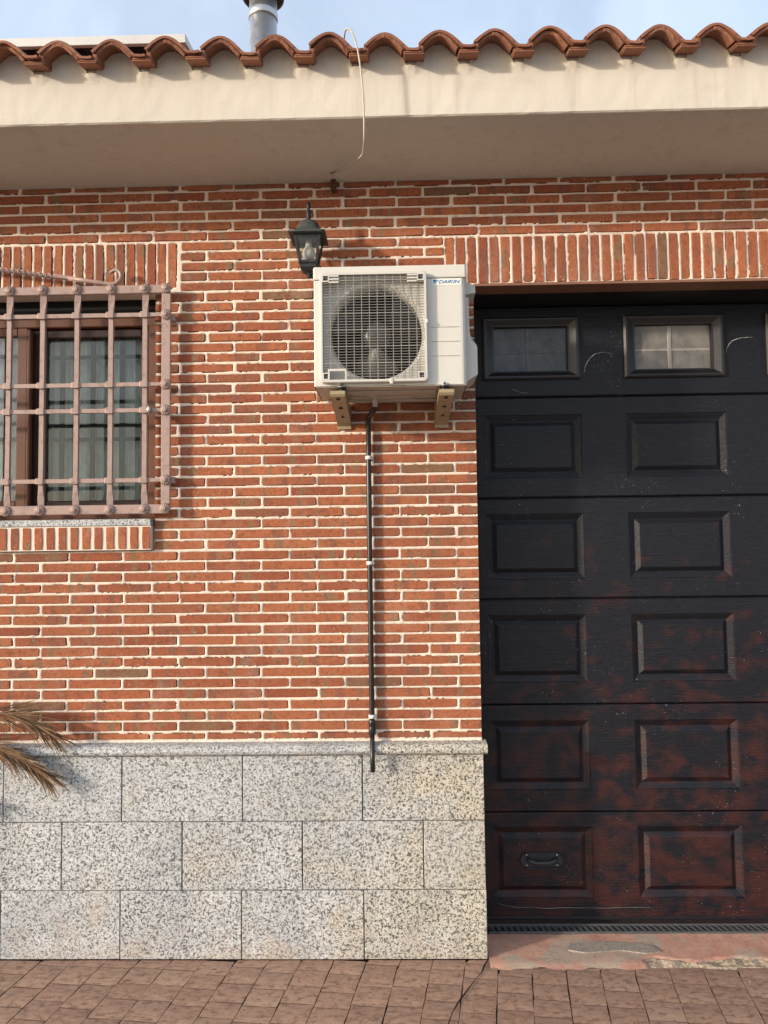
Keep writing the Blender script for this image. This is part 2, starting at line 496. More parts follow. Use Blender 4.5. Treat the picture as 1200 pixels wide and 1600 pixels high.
BRICK = m_brick(); MORTAR = m_mortar(); PLASTER = m_plaster(); GRANITE = m_granite(); GRANITE_S = m_granite(1.25, 'fine_granite')
DOOR = m_door(); TERRA = m_terracotta(); PAVER = m_paver(); GROUND = m_ground(); THRESH = m_threshold()
GROUT = m_rough('dark_grout', (.10,.10,.095), (.14,.135,.125), (.07,.07,.065))
JOINT = m_rough('joint_dirt', (.16,.098,.073), (.21,.135,.10), (.09,.055,.043))
GREYPATCH = m_rough('grey_cement_patch', (.37,.33,.27), (.32,.285,.245), (.20,.17,.14))
RUBBLE = m_rough('broken_concrete', (.50,.41,.31), (.42,.33,.24), (.20,.15,.11), 70)
IRON = m_paint('grille_paint', (.385,.275,.24), .42, .22, (.13,.075,.055), .6, .25)
ACW = m_paint('ivory_enamel', (.585,.57,.515), .38, .04, (.45,.40,.33), .10, .03, .45)
ACG = m_paint('ivory_plastic', (.57,.555,.50), .45, .06, (.40,.35,.28), .15, .04, .4)
ACB = m_paint('base_pan_steel', (.48,.44,.38), .45, .15, (.2,.15,.11), .4, .1, .5)
BRKT = m_paint('bracket_enamel', (.31,.245,.14), .35, .08, (.25,.19,.11), .2, .06, .5)
BLACKP = m_paint('black_plastic', (.012,.012,.013), .38, .2, (.06,.055,.05), .25, .06, .5)
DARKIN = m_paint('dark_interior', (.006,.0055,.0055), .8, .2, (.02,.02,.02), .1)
FANP = m_paint('fan_plastic', (.10,.097,.09), .4, .2, (.15,.14,.12), .3)
ACBAR = m_paint('guard_wire_coating', (.31,.30,.27), .5, .06, (.3,.27,.22), .15, .03, .3)
HUBP = m_paint('fan_hub_grey', (.07,.068,.064), .35, .1, (.1,.1,.09), .3)
BLADE = m_paint('fan_blade_grey', (.020,.0195,.019), .4, .2, (.1,.1,.09), .3)
METAL = m_paint('zinc', (.62,.62,.60), .3, .15, (.3,.3,.28), .3, .05, .5, 1.0)
GALV = m_paint('galvanised_flue', (.60,.60,.59), .34, .2, (.16,.15,.13), .5, .1, .5, .9, .6)
LAMPM = m_paint('lantern_paint', (.020,.023,.024), .5, .25, (.09,.10,.10), .4, .2, .4)
LAMPTOP = m_paint('weathered_lantern_cap', (.060,.068,.068), .62, .25, (.13,.14,.13), .6, .25, .35)
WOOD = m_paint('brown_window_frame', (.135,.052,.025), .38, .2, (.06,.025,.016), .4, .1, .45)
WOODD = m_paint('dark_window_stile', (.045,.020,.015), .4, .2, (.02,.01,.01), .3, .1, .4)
MUNT = m_paint('grey_glazing_bar', (.022,.024,.023), .5, .15, (.03,.03,.03), .2)
CURT = m_curtain(.92); CURT_LIT = m_curtain(1.07, 'sunlit_curtain_fabric')  # second copy of the curtain fabric is brighter, sunlight painted into its colour
GLASS = m_glass('window_glass', (.97,.98,.97), .01)
GLASS_D = m_glass('tinted_window_glass', (.90,.93,.90), .01)
LGLASS = m_glass('lantern_glass', (.86,.86,.84), .05, .09, (.40,.38,.34))
BULB = m_paint('opal_bulb', (.60,.61,.56), .3, .04, (.4,.4,.35), .1, .02, .4)
CABLE = m_paint('cream_cable', (.52,.45,.35), .55, .15, (.25,.2,.15), .3)
RUST = m_paint('rusty_iron', (.16,.08,.05), .85, .4, (.06,.03,.02), .6, .4, .2)
WHITEC = m_paint('white_clip', (.74,.73,.70), .4, .05, (.4,.38,.35), .15)
ALU = m_paint('panel_frame_aluminium', (.62,.62,.60), .45, .06, (.35,.35,.33), .2, .03, .4, .2)
CELL = m_paint('solar_glass', (.010,.012,.022), .12, .2, (.02,.02,.03), .1, .01, .5)
STEELBR = m_paint('lintel_angle_paint', (.24,.115,.07), .5, .2, (.10,.05,.03), .4, .15)
GRATE = m_paint('cast_grate', (.085,.088,.09), .5, .25, (.2,.18,.16), .5, .2)
HAND = m_paint('handle_plastic', (.028,.031,.036), .34, .2, (.08,.08,.08), .3, .08, .5)
BLUE = m_paint('logo_blue', (.020,.155,.42), .4, .03, (.02,.1,.3), .05)
NAVY = m_paint('logo_navy', (.022,.045,.13), .4, .03, (.02,.03,.1), .05)
SKYB = m_paint('logo_light_blue', (.10,.36,.62), .4, .03, (.1,.3,.5), .05)
LOGOW = m_paint('logo_sticker', (.76,.735,.66), .4, .03, (.6,.55,.5), .05)
FROND = m_frond()
PANE1 = m_mesh_pane('dark_mesh_pane', (.030,.030,.030), (.085,.083,.080))
PANE2 = m_mesh_pane('pale_mesh_pane', (.105,.096,.084), (.22,.20,.17))
PBAR1 = m_mesh_pane('dark_pane_bar', (.025,.025,.025), (.10,.10,.10))
PBAR2 = m_mesh_pane('pale_pane_bar', (.22,.20,.17), (.36,.33,.28))
CRACK = m_paint('bare_crack', (.50,.48,.46), .9, .3, (.1,.1,.1), .5)
DOORSHELL = m_paint('door_frame_paint', (.014,.012,.013), .4, .2, (.05,.03,.03), .3, .1, .5)

# ------------------------------------------------------------------ ground
g_ = MB()
g_.add([(-60,-70,-.012),(60,-70,-.012),(60,30,-.012),(-60,30,-.012)], [(0,1,2,3)])
pave = g_.build('pavement', GROUND, kind='structure')

TH = math.atan(.15)
ca, sa = math.cos(TH), math.sin(TH)
def paver_xy(u, v):
    # u across the columns, v towards the camera; columns lean by 8.5 degrees
    return (u*ca - v*sa*1.0 + .012, -(v*ca) - u*0.0)
paver_count = 0
for ci in range(-16, 24):
    u0_ = ci*.1435
    stag = random.random()*.118
    v = -.10 + stag*.9 - .118
    row = 0
    while v < 1.02:
        ln = .118*random.uniform(.86, 1.16)
        if random.random() < .06: ln *= 1.5
        v0, v1 = v, v+ln
        v = v1
        # corners (the top of the pattern is cut by the wall, the threshold starts further out)
        lim = lambda x: (-.026 if x < 1.243 else -.092)
        P = []
        for (uu_, vv_) in ((u0_+.0021, v0+.0014), (u0_+.1414, v0+.0014), (u0_+.1414, v1-.0014), (u0_+.0021, v1-.0014)):
            x = uu_ - .15*vv_*0.985
            y = -vv_ - .10*(uu_-u0_-.07)
            P.append([x + random.uniform(-.0016,.0016), y + random.uniform(-.0012,.0012)])
        cx_ = sum(q[0] for q in P)/4
        L = lim(cx_)
        if max(q[1] for q in P) < -1.05: continue
        if min(q[1] for q in P) > L - .02: continue
        for q in P: q[1] = min(q[1], L)
        if abs(cx_-.85) > 2.3 or paver_count >= 296: continue
        if abs(cx_-.85) > 1.75 and P[2][1] < -.6: continue
        if P[2][1] < -.78: continue
        cy_ = sum(q[1] for q in P)/4
        # uneven top: 8-point outline, bevelled rim, tilted a little
        ring = []
        for i in range(4):
            a = P[i]; b = P[(i+1) % 4]
            for t in (0.0, .34, .67):
                jx, jy = (random.uniform(-.0011,.0011) for _ in range(2))
                ring.append((a[0]+(b[0]-a[0])*t-cx_+jx, a[1]+(b[1]-a[1])*t-cy_+jy))
        tx, ty = random.uniform(-.003,.003), random.uniform(-.003,.003)
        hz = random.uniform(-.0004,.0004)
        V = [(x, y, -.014) for x, y in ring] + [(x, y, -.0006+hz) for x, y in ring] + [(x*(1-random.uniform(.006,.024)), y*(1-random.uniform(.006,.030)), hz+x*tx+y*ty) for x, y in ring]
        n = len(ring)
        Fc = [(k, (k+1) % n, n+(k+1) % n, n+k) for k in range(n)]+[(n+k, n+(k+1) % n, 2*n+(k+1) % n, 2*n+k) for k in range(n)]+[tuple(range(2*n, 3*n))]
        pm = MB().add(V, Fc)
        pm.mi = [1]*(2*n)+[0]
        pm.build('paver', [PAVER, JOINT], pave, loc=(cx_, cy_, 0))
        paver_count += 1

# concrete threshold in front of the garage door
nx_, ny_ = 150, 24
xs = np.linspace(1.246, 4.1, nx_); ys = np.linspace(-.098, .178, ny_)
nz = vnoise((ny_, nx_), 6, 3)*.004 + vnoise((ny_, nx_), 2.2, 4)*.002
V = []
for j in range(ny_):
    for i in range(nx_):
        x = xs[i] + (.0 if 0 < i < nx_-1 else 0); y = ys[j]
        if j == 0: y += math.sin(x*23)*.006 + math.sin(x*61)*.004
        edge = min(1, max(0, (y+.098)/.03))
        z = -.003 + .008*edge + nz[j, i]
        if x > 1.92 and y < -.038 + .012*math.sin(x*17)+.006*math.sin(x*55): z -= .014     # lip broken away
        V.append((x, y, z))
Fc = [(j*nx_+i, j*nx_+i+1, (j+1)*nx_+i+1, (j+1)*nx_+i) for j in range(ny_-1) for i in range(nx_-1)]
thr = MB().add(V, Fc, True).build('threshold', THRESH, kind='structure', recalc=False)
# broken concrete showing where the lip is gone, and a grey cement patch
nb, mb_ = 120, 9
V = []
hn = vnoise((mb_, nb), 2.0, 9)
for j in range(mb_):
    for i in range(nb):
        x = 1.915+i*(2.1/nb); t = j/(mb_-1)
        y = -.104 + t*(.070+.012*math.sin(x*17)+.006*math.sin(x*55)) + random.uniform(-.002,.002)
        z = -.012 + .014*math.sin(min(1, t*1.25)*math.pi*.62) + (hn[j, i]-.5)*.014*(1 if 0 < j < mb_-1 else .3)
        V.append((x, y, z+.002))
Fc = [(j*nb+i, j*nb+i+1, (j+1)*nb+i+1, (j+1)*nb+i) for j in range(mb_-1) for i in range(nb-1)]
MB().add(V, Fc).build('broken_edge', RUBBLE, thr, recalc=False)
pts = []
outl = [(1.60,.03),(1.63,.085),(1.72,.10),(1.86,.095),(1.98,.075),(2.00,.02),(1.93,.005),(1.84,.028),(1.76,.022),(1.67,.012)]
V = [(x+random.uniform(-.006,.006), y+random.uniform(-.005,.005), .0135) for x, y in outl]
n = len(V); cxp = (1.80,.05,.0135)
MB().add(V+[(x, y, .004) for x, y, z in V], [tuple(range(n))]+[(k,(k+1) % n,n+(k+1) % n,n+k) for k in range(n)]).build('cement_patch', GREYPATCH, thr)

# expansion crack running out from the corner of the plinth
cp = [(1.243,-.03),(1.222,-.075),(1.205,-.13),(1.168,-.19),(1.132,-.26),(1.095,-.33),(1.06,-.41),(1.035,-.50),(.995,-.60),(.96,-.72)]
V = []; Fc = []
for i, (x, y) in enumerate(cp):
    wd = .0035 + .0015*math.sin(i*1.7)
    V += [(x-wd, y, .0045), (x+wd, y+.002, .0045)]
for i in range(len(cp)-1): Fc.append((2*i, 2*i+1, 2*i+3, 2*i+2))
MB().add(V, Fc).build('pavement_crack', DARKIN, pave)

# grit, crumbs of mortar and bits of dry leaf lying about
gm = MB(); rg_ = random.Random(21)
for i in range(150):
    x = rg_.uniform(-1.1, 2.6); y = -.03-abs(rg_.gauss(0, .30)); r_ = rg_.choice([.0012,.0016,.002,.003])
    if y < -.75 or (x > 1.2 and y > -.10): continue
    P = [(x+r_*rg_.uniform(.6,1.3)*math.cos(a), y+r_*rg_.uniform(.6,1.3)*math.sin(a)) for a in (0,1.3,2.5,3.8,5.0)]
    gm.add([(px, py, .0005) for px, py in P]+[(x, y, .001+r_*rg_.uniform(.5,1.0))], [(k, (k+1) % 5, 5) for k in range(5)])
gm.build('grit', RUBBLE, pave, kind='stuff')
gm = MB()
for i in range(26):
    x = rg_.uniform(-1.0, 2.5); y = -.035-abs(rg_.gauss(0, .22)); a = rg_.uniform(0, 3.14); L = rg_.uniform(.006,.016); w_ = L*rg_.uniform(.2,.4)
    if y < -.7 or (x > 1.2 and y > -.10): continue
    c, d = math.cos(a), math.sin(a)
    gm.add([(x-c*L, y-d*L, .002), (x-d*w_, y+c*w_, .003), (x+c*L, y+d*L, .0045), (x+d*w_, y-c*w_, .0055)], [(0,1,2,3)])
gm.build('leaf_litter', FROND, pave, kind='stuff')

# drain grate
grate = thing('drain_grate', 'narrow grey slotted drain grate running along the foot of the garage door', 'drain grate')
gm = MB()
gm.box(1.27, 3.95, .180, .192, -.01, .016, .002); gm.box(1.27, 3.95, .250, .262, -.01, .016, .002)
gm.build('frame', GRATE, grate)
MB().box(1.27, 3.95, .192, .250, -.02, -.008).build('channel', DARKIN, grate)
bar = MB().add([(-.006,-.029,-.006),(.006,-.029,-.006),(-.014+.006,.029,-.006),(-.014-.006,.029,-.006),(-.006,-.029,.013),(.006,-.029,.013),(-.014+.006,.029,.013),(-.014-.006,.029,.013)], [(0,1,2,3),(4,7,6,5),(0,4,5,1),(1,5,6,2),(2,6,7,3),(3,7,4,0)]).mesh('bar', GRATE)
for i in range(90):
    link('bar', bar, grate, loc=(1.30+i*.0293, .221, 0))

# ------------------------------------------------------------------ house
house = thing('house', 'single storey red brick house with grey granite base, cream eave and dark garage door', 'house')
CH = .04804; ZT = .938; MOD = .253
BX0, BX1 = -2.25, 3.62
WX0, WX1, WZ0, WZ1 = -1.66, -.240, 1.945, 3.0          # window opening
DX0, DX1, DZ1 = 1.237, 3.97, 3.005                       # garage door opening
SLX1 = -.130                                            # end of soldier course over the window
def zline(k): return ZT + (53.9-k)*CH

bricks = []      # (x0, x1, z0, z1, kind)
def add_row(k):
    z1, z0 = zline(k)-.0059, zline(k+1)+.0059
    z1 = min(z1, 3.506); z0 = max(z0, ZT+.012)
    zc = (z0+z1)/2
    if z1-z0 < .012: return
    spans = [(BX0, BX1)]
    def cut(a, b):
        out = []
        for p, q in spans:
            if b <= p or a >= q: out.append((p, q)); continue
            if a > p: out.append((p, a))
            if b < q: out.append((b, q))
        return out
    if WZ0-.15 < zc < WZ1+.01:
        if zc > 1.945: spans = cut(WX0-.0, WX1)
        elif zc > 1.80: spans = cut(WX0-.02, -.240)
    if 3.012 < zc < 3.24:
        spans = cut(-1.78, SLX1+.004); spans = cut(1.106, BX1)
    if zc < 3.012: spans = cut(DX0, BX1)
    off = 0 if k % 2 else .5
    i0 = int(BX0/MOD)-2
    rowdx = random.uniform(-.004,.004)
    for i in range(i0, i0+32):
        a = (i+off)*MOD + .0078 + rowdx + random.uniform(-.003,.003); b = (i+1+off)*MOD-.0078 + rowdx + random.uniform(-.003,.003)
        for p, q in spans:
            aa, bb = max(a, p+ (.006 if p != BX0 and p != WX1 else 0)), min(b, q-(.006 if q not in (BX1, DX0) else 0))
            if bb-aa > .03: bricks.append((aa, bb, z0, z1, 'brick'))
for k in range(0, 54): add_row(k)
x = SLX1-.014
while x > -1.77:
    bricks.append((x-.0345, x, 3.019+random.uniform(0,.003), 3.231, 'soldier_brick')); x -= .0487
x = 1.113
while x < BX1:
    bricks.append((x, x+.0352, 3.016+random.uniform(-.002,.003), 3.231, 'soldier_brick')); x += .0515

# mortar: fine sheet that laps irregularly over the brick edges
ST = .0058
gx = np.arange(BX0, BX1+ST, ST); gz = np.arange(ZT-.01, 3.52, ST)
NX, NZ = len(gx), len(gz)
jit = vnoise((NZ, NX), 1.6, 11)*.4 + vnoise((NZ, NX), 4.5, 12)*.35 + vnoise((NZ, NX), 22, 13)*.35
Y = .0022 - (jit-.6)*.0062
hole = np.zeros((NZ, NX), bool)
upp = np.clip((gz-2.0)/.9, 0, 1)[:, None]*.7+.3
lap = .0008 + upp*((vnoise((NZ, NX), 9, 15)-.45)*.0055 + (vnoise((NZ, NX), 2.2, 16)-.5)*.004)
for (a, b, z0, z1, kd) in bricks:
    i0, i1 = np.searchsorted(gx, a), np.searchsorted(gx, b)
    j0, j1 = np.searchsorted(gz, z0), np.searchsorted(gz, z1)
    if i1 <= i0 or j1 <= j0: continue
    X_, Z_ = np.meshgrid(gx[i0:i1], gz[j0:j1])
    d = np.minimum(np.minimum(X_-a, b-X_), np.minimum(Z_-z0, z1-Z_))
    sub = Y[j0:j1, i0:i1]
    sub[d > lap[j0:j1, i0:i1]] = .016
Y = np.where(Y < .016, np.maximum(Y, -.0028), Y)
XX, ZZ = np.meshgrid(gx, gz)
# opening edges are clean: snap the sheet to them
verts = np.stack([XX, Y, ZZ], -1).reshape(-1, 3)
cxm = XX[:-1, :-1]+ST/2; czm = ZZ[:-1, :-1]+ST/2
keep = ~((cxm > WX0) & (cxm < WX1) & (czm > 1.80) & (czm < WZ1+.008)) & ~((cxm > DX0-.002) & (cxm < DX1) & (czm < 3.008)) & ~((cxm > WX0-.02) & (cxm < -.244) & (czm > 1.80) & (czm < 1.96))
jj, ii = np.nonzero(keep)
q0 = jj*NX+ii
faces = np.stack([q0, q0+1, q0+NX+1, q0+NX], -1)
me = bpy.data.meshes.new('wall')
me.vertices.add(len(verts)); me.vertices.foreach_set('co', verts.astype(np.float32).ravel())
me.loops.add(faces.size); me.loops.foreach_set('vertex_index', faces.astype(np.int32).ravel())
me.polygons.add(len(faces)); me.polygons.foreach_set('loop_start', (np.arange(len(faces))*4).astype(np.int32))
me.polygons.foreach_set('use_smooth', np.ones(len(faces), bool))
me.materials.append(MORTAR); me.update(calc_edges=True)
wall = link('wall', me, house)
# body of the wall behind the facing
wb = MB()
T0, T1 = .019, .30
wb.box(-5, WX0, T0, T1, .0, 3.52); wb.box(WX0, WX1, T0, T1, .0, WZ0-.04); wb.box(WX0, WX1, T0, T1, WZ1+.002, 3.52)
wb.box(WX1, DX0-.004, T0, T1, .0, 3.52); wb.box(DX0-.004, DX1, T0, T1, DZ1+.006, 3.52); wb.box(DX1, 7, T0, T1, .0, 3.52)
wb.box(-5, -4.7, T1, 6, 0, 3.52); wb.box(6.7, 7, T1, 6, 0, 3.52); wb.box(-5, 7, 5.7, 6, 0, 3.52)
wb.build('wall_core', MORTAR, house)


def brick_mesh(L, H, seed):
    rs = random.Random(seed)
    hx, hz = L/2, H/2
    per = []
    def seg(a, b, n):
        for i in range(n):
            t = i/n; per.append((a[0]+(b[0]-a[0])*t, a[1]+(b[1]-a[1])*t))
    c = .0022
    if L >= H:
        seg((-hx+c,-hz),(hx-c,-hz),4); seg((hx,-hz+c),(hx,hz-c),1); per.append((hx,hz-c)); seg((hx-c,hz),(-hx+c,hz),4); per.append((-hx,hz-c)); per.append((-hx,-hz+c))
    else:
        seg((-hx+c,-hz),(hx-c,-hz),1); per.append((hx-c,-hz)); seg((hx,-hz+c),(hx,hz-c),4); per.append((hx-c,hz)); per.append((-hx+c,hz)); seg((-hx,hz-c),(-hx,-hz+c),4)
    per = [(x+rs.uniform(-.0008,.0008), z+rs.uniform(-.0008,.0008)) for x, z in per]
    n = len(per)
    ins = .0012
    def sh(x, z, d): return (x-d*(1 if x > 0 else -1)*min(1, abs(x)/hx*1.0)*(1 if abs(x) > hx*.9 else .0), z-d*(1 if z > 0 else -1)*(1 if abs(z) > hz*.6 or L < H else 1))
    V = [(x, .022, z) for x, z in per]+[(x, .0016+rs.uniform(0,.001), z) for x, z in per]+[(sh(x, z, ins)[0], -.0004+rs.uniform(-.0006,.0006), sh(x, z, ins)[1]) for x, z in per]
    Fc = [(k,(k+1) % n,n+(k+1) % n,n+k) for k in range(n)]+[(n+k,n+(k+1) % n,2*n+(k+1) % n,2*n+k) for k in range(n)]+[tuple(range(2*n,3*n))]
    return MB().add(V, Fc)

def hidden_by(xc, zc):
    if .50 < xc < 1.14 and 2.46 < zc < 2.93: return True
    return False
vis = [b for b in bricks if b[4] == 'brick' and -.93 < (b[0]+b[1])/2 < 2.55 and not hidden_by((b[0]+b[1])/2, (b[2]+b[3])/2)]
vis.sort(key=lambda b: (-min(1, (b[1]-b[0])/.15), b[2]))
single = set(id(b) for b in vis[:296])
variants = {}
rest = MB(); srest = MB()
for b in bricks:
    a, bb, z0, z1, kd = b
    L, H = bb-a, z1-z0
    cx_, cz_ = (a+bb)/2, (z0+z1)/2
    dy = random.uniform(-.0016,.0016); ry = random.uniform(-.0045,.0045); rz = random.uniform(-.006,.006)
    individual = (id(b) in single) or (kd == 'soldier_brick' and -1.0 < cx_ < 2.7)
    key = (round(L/.003), round(H/.003), random.randrange(6))
    if individual:
        if key not in variants:
            variants[key] = brick_mesh(round(L/.003)*.003, round(H/.003)*.003, hash(key) & 0xffff).mesh(kd, BRICK)
        link(kd, variants[key], wall, loc=(cx_, dy, cz_), rot=(random.uniform(-.02,.02), ry, rz))
    else:
        mb = brick_mesh(L, H, random.randrange(1 << 16))
        M = Matrix.Translation((cx_, dy, cz_)) @ Matrix.Rotation(ry, 4, 'Y')
        (rest if kd == 'brick' else srest).add([M@Vector(v) for v in mb.v], mb.f)
o = rest.build('brick', BRICK, wall); o['kind'] = 'stuff'
o = srest.build('soldier_brick', BRICK, wall); o['kind'] = 'stuff'

# brick sill under the window, standing proud
sc_ = MB().box(WX0-.02, -.2478, -.024, .03, 1.8035, 1.913)
sillc = sc_.build('sill_course', MORTAR, house)
x = -.2505
i = 0
while x > WX0:
    wdt = .0365
    mb = brick_mesh(wdt, .100, i).mesh('sill_brick', BRICK)
    link('sill_brick', mb, sillc, loc=(x-wdt/2, -.0275, 1.858), rot=(0, random.uniform(-.01,.01), random.uniform(-.02,.02)))
    x -= .0548; i += 1

# steel angle over the garage door
MB().box(DX0+.003, DX1, -.012, .10, 2.996, 3.009, .001).build('lintel_angle', STEELBR, house)
MB().box(DX0+.003, DX1, .1005, .325, 2.996, 3.0105, .001).build('lintel_soffit', DOORSHELL, house)

# granite plinth
pl = MB().box(-5, DX0-.002, -.018, .018, .0, .884).build('plinth', GROUT, house)
rows = [(.598,.884,[-1.98,-1.44,-.903,-.370,.170,.703,1.239]), (.301,.594,[-1.71,-1.17,-.637,-.099,.435,.969,1.239]), (.004,.297,[-1.98,-1.44,-.909,-.374,.165,.704,1.241])]
for z0, z1, xs_ in rows:
    for a, b in zip(xs_[:-1], xs_[1:]):
        e = 0.0 if b > 1.2 else .0022
        dz = random.uniform(-.0008,.0008)
        ang = random.uniform(-.0012,.0012)
        MB().box(a-(a+b)/2+.0022, b-(a+b)/2-e, -.0285, .01, z0-(z0+z1)/2, z1-(z0+z1)/2, .0022).build('granite_slab', GRANITE, pl, loc=((a+b)/2, random.uniform(-.0012,.0012), (z0+z1)/2+dz), rot=(0, 0, ang))
# rounded coping along the top of the plinth
prof = [(.02,.886),(-.034,.886),(-.048,.889),(-.057,.897),(-.060,.908),(-.057,.920),(-.048,.929),(-.032,.934),(.02,.938)]
for a, b in ((-3.0,-1.55),(-1.55,-.355),(-.355,.79),(.79,1.256)):
    MB().prism([(y, z+random.uniform(-.0004,.0004)) for y, z in prof], 'X', a+.0012, b-.0008).build('granite_coping', GRANITE_S, pl)

# ------------------------------------------------------------------ eave and roof
SOF, FY = 3.507, -.515
TY_ = -.605
ev = MB()
n = 260
xs = np.linspace(-5, 7, n)
V = []
prof = [(.0,SOF),(FY+.006,SOF),(FY,SOF+.005),(FY-.001,SOF+.06),(FY,SOF+.14),(FY,3.70),(FY-.001,3.74),(FY,3.77),(FY+.012,3.79),(FY+.06,3.80),(.3,3.83),(.3,SOF)]
for xx in xs:
    for j, (y, z) in enumerate(prof):
        jy = random.uniform(-.0006,.0006) if j in (1,2) else random.uniform(-.001,.001)*(j in (3,4,5,6,7))
        V.append((xx, y+jy, z + (jy if j in (1,2) else 0)))
k = len(prof)
Fc = [(i*k+j, i*k+(j+1) % k, (i+1)*k+(j+1) % k, (i+1)*k+j) for i in range(n-1) for j in range(k)]
ev.add(V, Fc)
ev.add(V[:k], [tuple(range(k))]); ev.add(V[-k:], [tuple(range(k))])
ev.build('eave', PLASTER, house)

SL = R(16); sc, ss = math.cos(SL), math.sin(SL)
PIT = .2134; TY = -.605; TZ0 = 3.7325
def tile_profile():
    """outer line of one mixed tile: roll and flat pan, x from the crown of the roll"""
    out = []
    for i in range(13):
        t = i/12
        x = -.086+t*.166
        s_ = math.sin(math.pi*(t*.93+.035))
        z = .004 + .0585*s_**1.0 + .010*(1-t)
        out.append((x, z))
    out += [(.088, .004), (.112, .002), (.128, .004)]
    return out
TP = tile_profile()
def tile_mesh(seed):
    rs = random.Random(seed); th = .0135
    inn = []
    for i, (x, z) in enumerate(TP):
        a = TP[max(0, i-1)]; b = TP[min(len(TP)-1, i+1)]
        nx, nz = -(b[1]-a[1]), b[0]-a[0]; l = math.hypot(nx, nz)
        inn.append((x-nx/l*th, z-nz/l*th))
    m_ = MB(); V = []; k = len(TP)
    stations = (0.0, .012, .2, .44)
    for s_ in stations:
        e = .0025 if s_ == 0 else 0
        for (x, z) in TP: V.append((x, s_*sc, z-e+s_*ss+rs.uniform(-.0008,.0008)))
        for (x, z) in inn: V.append((x, s_*sc, z+e*.4+s_*ss+rs.uniform(-.0008,.0008)))
    w_ = 2*k
    for s_ in range(len(stations)-1):
        o = s_*w_
        for i in range(k-1):
            m_.f.append((o+i, o+i+1, o+w_+i+1, o+w_+i)); m_.f.append((o+k+i, o+w_+k+i, o+w_+k+i+1, o+k+i+1))
        m_.f.append((o, o+w_, o+w_+k, o+k)); m_.f.append((o+k-1, o+2*k-1, o+w_+2*k-1, o+w_+k-1))
    for i in range(k-1):
        m_.f.append((i, k+i, k+i+1, i+1)); o = (len(stations)-1)*w_; m_.f.append((o+i, o+i+1, o+k+i+1, o+k+i))
    m_.v = V; m_.sm = [False]*len(m_.f); m_.mi = [0]*len(m_.f)
    return m_.mesh('roof_tile', TERRA)
# roof surface further up
rf = MB(); V = []; nx_ = 0
for t in range(-22, 30):
    for (x, z) in TP[:-1]:
        for s_ in (.40, 4.6): V.append((t*PIT-.002+x, TY+s_*sc, TZ0+z-.012+s_*ss))
        nx_ += 1
rf.add(V, [(2*i, 2*i+2, 2*i+3, 2*i+1) for i in range(nx_-1)])
roof = rf.build('roof', TERRA, house, recalc=False)
tv = [tile_mesh(s_) for s_ in range(5)]
def starter_mesh(seed):
    rs = random.Random(seed); mm = MB()
    MS = Matrix.Rotation(SL, 4, 'X')
    for (z0, z1, x0, x1, y0) in ((-.0125,-.0105,.078,.128,.006), (-.0190,-.0122,.072,.148,.003), (-.0262,-.0198,.070,.150,.0)):
        mm.box(x0+rs.uniform(-.003,.003), x1+rs.uniform(-.005,.005), y0, .13, z0, z1, .0022, M=MS)
    mm.box(.136+rs.uniform(-.003,.002), .149, .008, .13, -.020, .010, .003, M=MS)
    mm.box(.1285, .1355, .016, .13, -.012, .020, .002, M=MS)
    # lower tile of the double edge, seen as a second line inside the roll
    def off(d):
        o = []
        for i, (x, z) in enumerate(TP[:13]):
            a = TP[max(0, i-1)]; b = TP[i+1]
            nx, nz = -(b[1]-a[1]), b[0]-a[0]; l = math.hypot(nx, nz); o.append((x-nx/l*d, z-nz/l*d))
        return o
    A, B = off(.0150), off(.0265); V = []; k = len(A)
    for y in (.014, .12):
        for ring in (A, B):
            for x, z in ring: V.append(MS@Vector((x, y+rs.uniform(-.002,.002)*(y < .1), z+rs.uniform(-.0006,.0006))))
    Fc = []
    for i in range(k-1): Fc += [(i,k+i,k+i+1,i+1), (i,i+1,2*k+i+1,2*k+i), (k+i,3*k+i,3*k+i+1,k+i+1)]
    Fc += [(0,2*k,3*k,k), (k-1,2*k-1,4*k-1,3*k-1)]
    mm.add(V, Fc)
    return mm.mesh('starter_tile', TERRA)
stv = [starter_mesh(s_) for s_ in range(4)]
for t in range(-8, 20):
    cx_ = t*PIT - .002
    link('roof_tile', random.choice(tv), roof, loc=(cx_+random.uniform(-.003,.003), TY+random.uniform(-.006,.006), TZ0+random.uniform(-.0025,.0025)), rot=(0, random.uniform(-.03,.03), random.uniform(-.025,.025)))
    link('starter_tile', random.choice(stv), roof, loc=(cx_, TY+.006+random.uniform(-.004,.004), TZ0), rot=(0, random.uniform(-.02,.02), 0))

# mortar bedding: one trowelled surface that runs from the underside of the tiles back to the fascia
bed = MB(); V = []; cols_ = 0; NV = 9
rsb = random.Random(4)
for t in range(-10, 22):
    cx_ = t*PIT-.002
    for i in range(22):
        x = -.086+PIT*i/22
        if x < .078:
            q = (x+.086)/.166; hgt = .0585*math.sin(math.pi*(q*.93+.035))+.010*(1-q)-.012
            roll = min(1, max(0, (hgt+.004)/.030))
        else: hgt = -.020; roll = 0
        roll = roll*roll*(3-2*roll)
        ytop = (FY-.008)*(1-roll)+(FY-.004)*roll
        ztop = TZ0+hgt*(1-roll)+(hgt+.012)*roll
        zbot = TZ0-.085
        for k in range(NV):
            u = k/(NV-1)
            e = 1-(1-u)**1.6
            y = ytop+(FY+.0015-ytop)*e; z = ztop+(zbot-ztop)*u
            V.append((cx_+x, y+rsb.uniform(-.0012,.0012)*(0<k<NV-1), z+rsb.uniform(-.001,.001)))
        cols_ += 1
bed.add(V, [(i*NV+k, i*NV+k+1, (i+1)*NV+k+1, (i+1)*NV+k) for i in range(cols_-1) for k in range(NV-1)], True)
bed.build('tile_bedding', PLASTER, house, recalc=False)

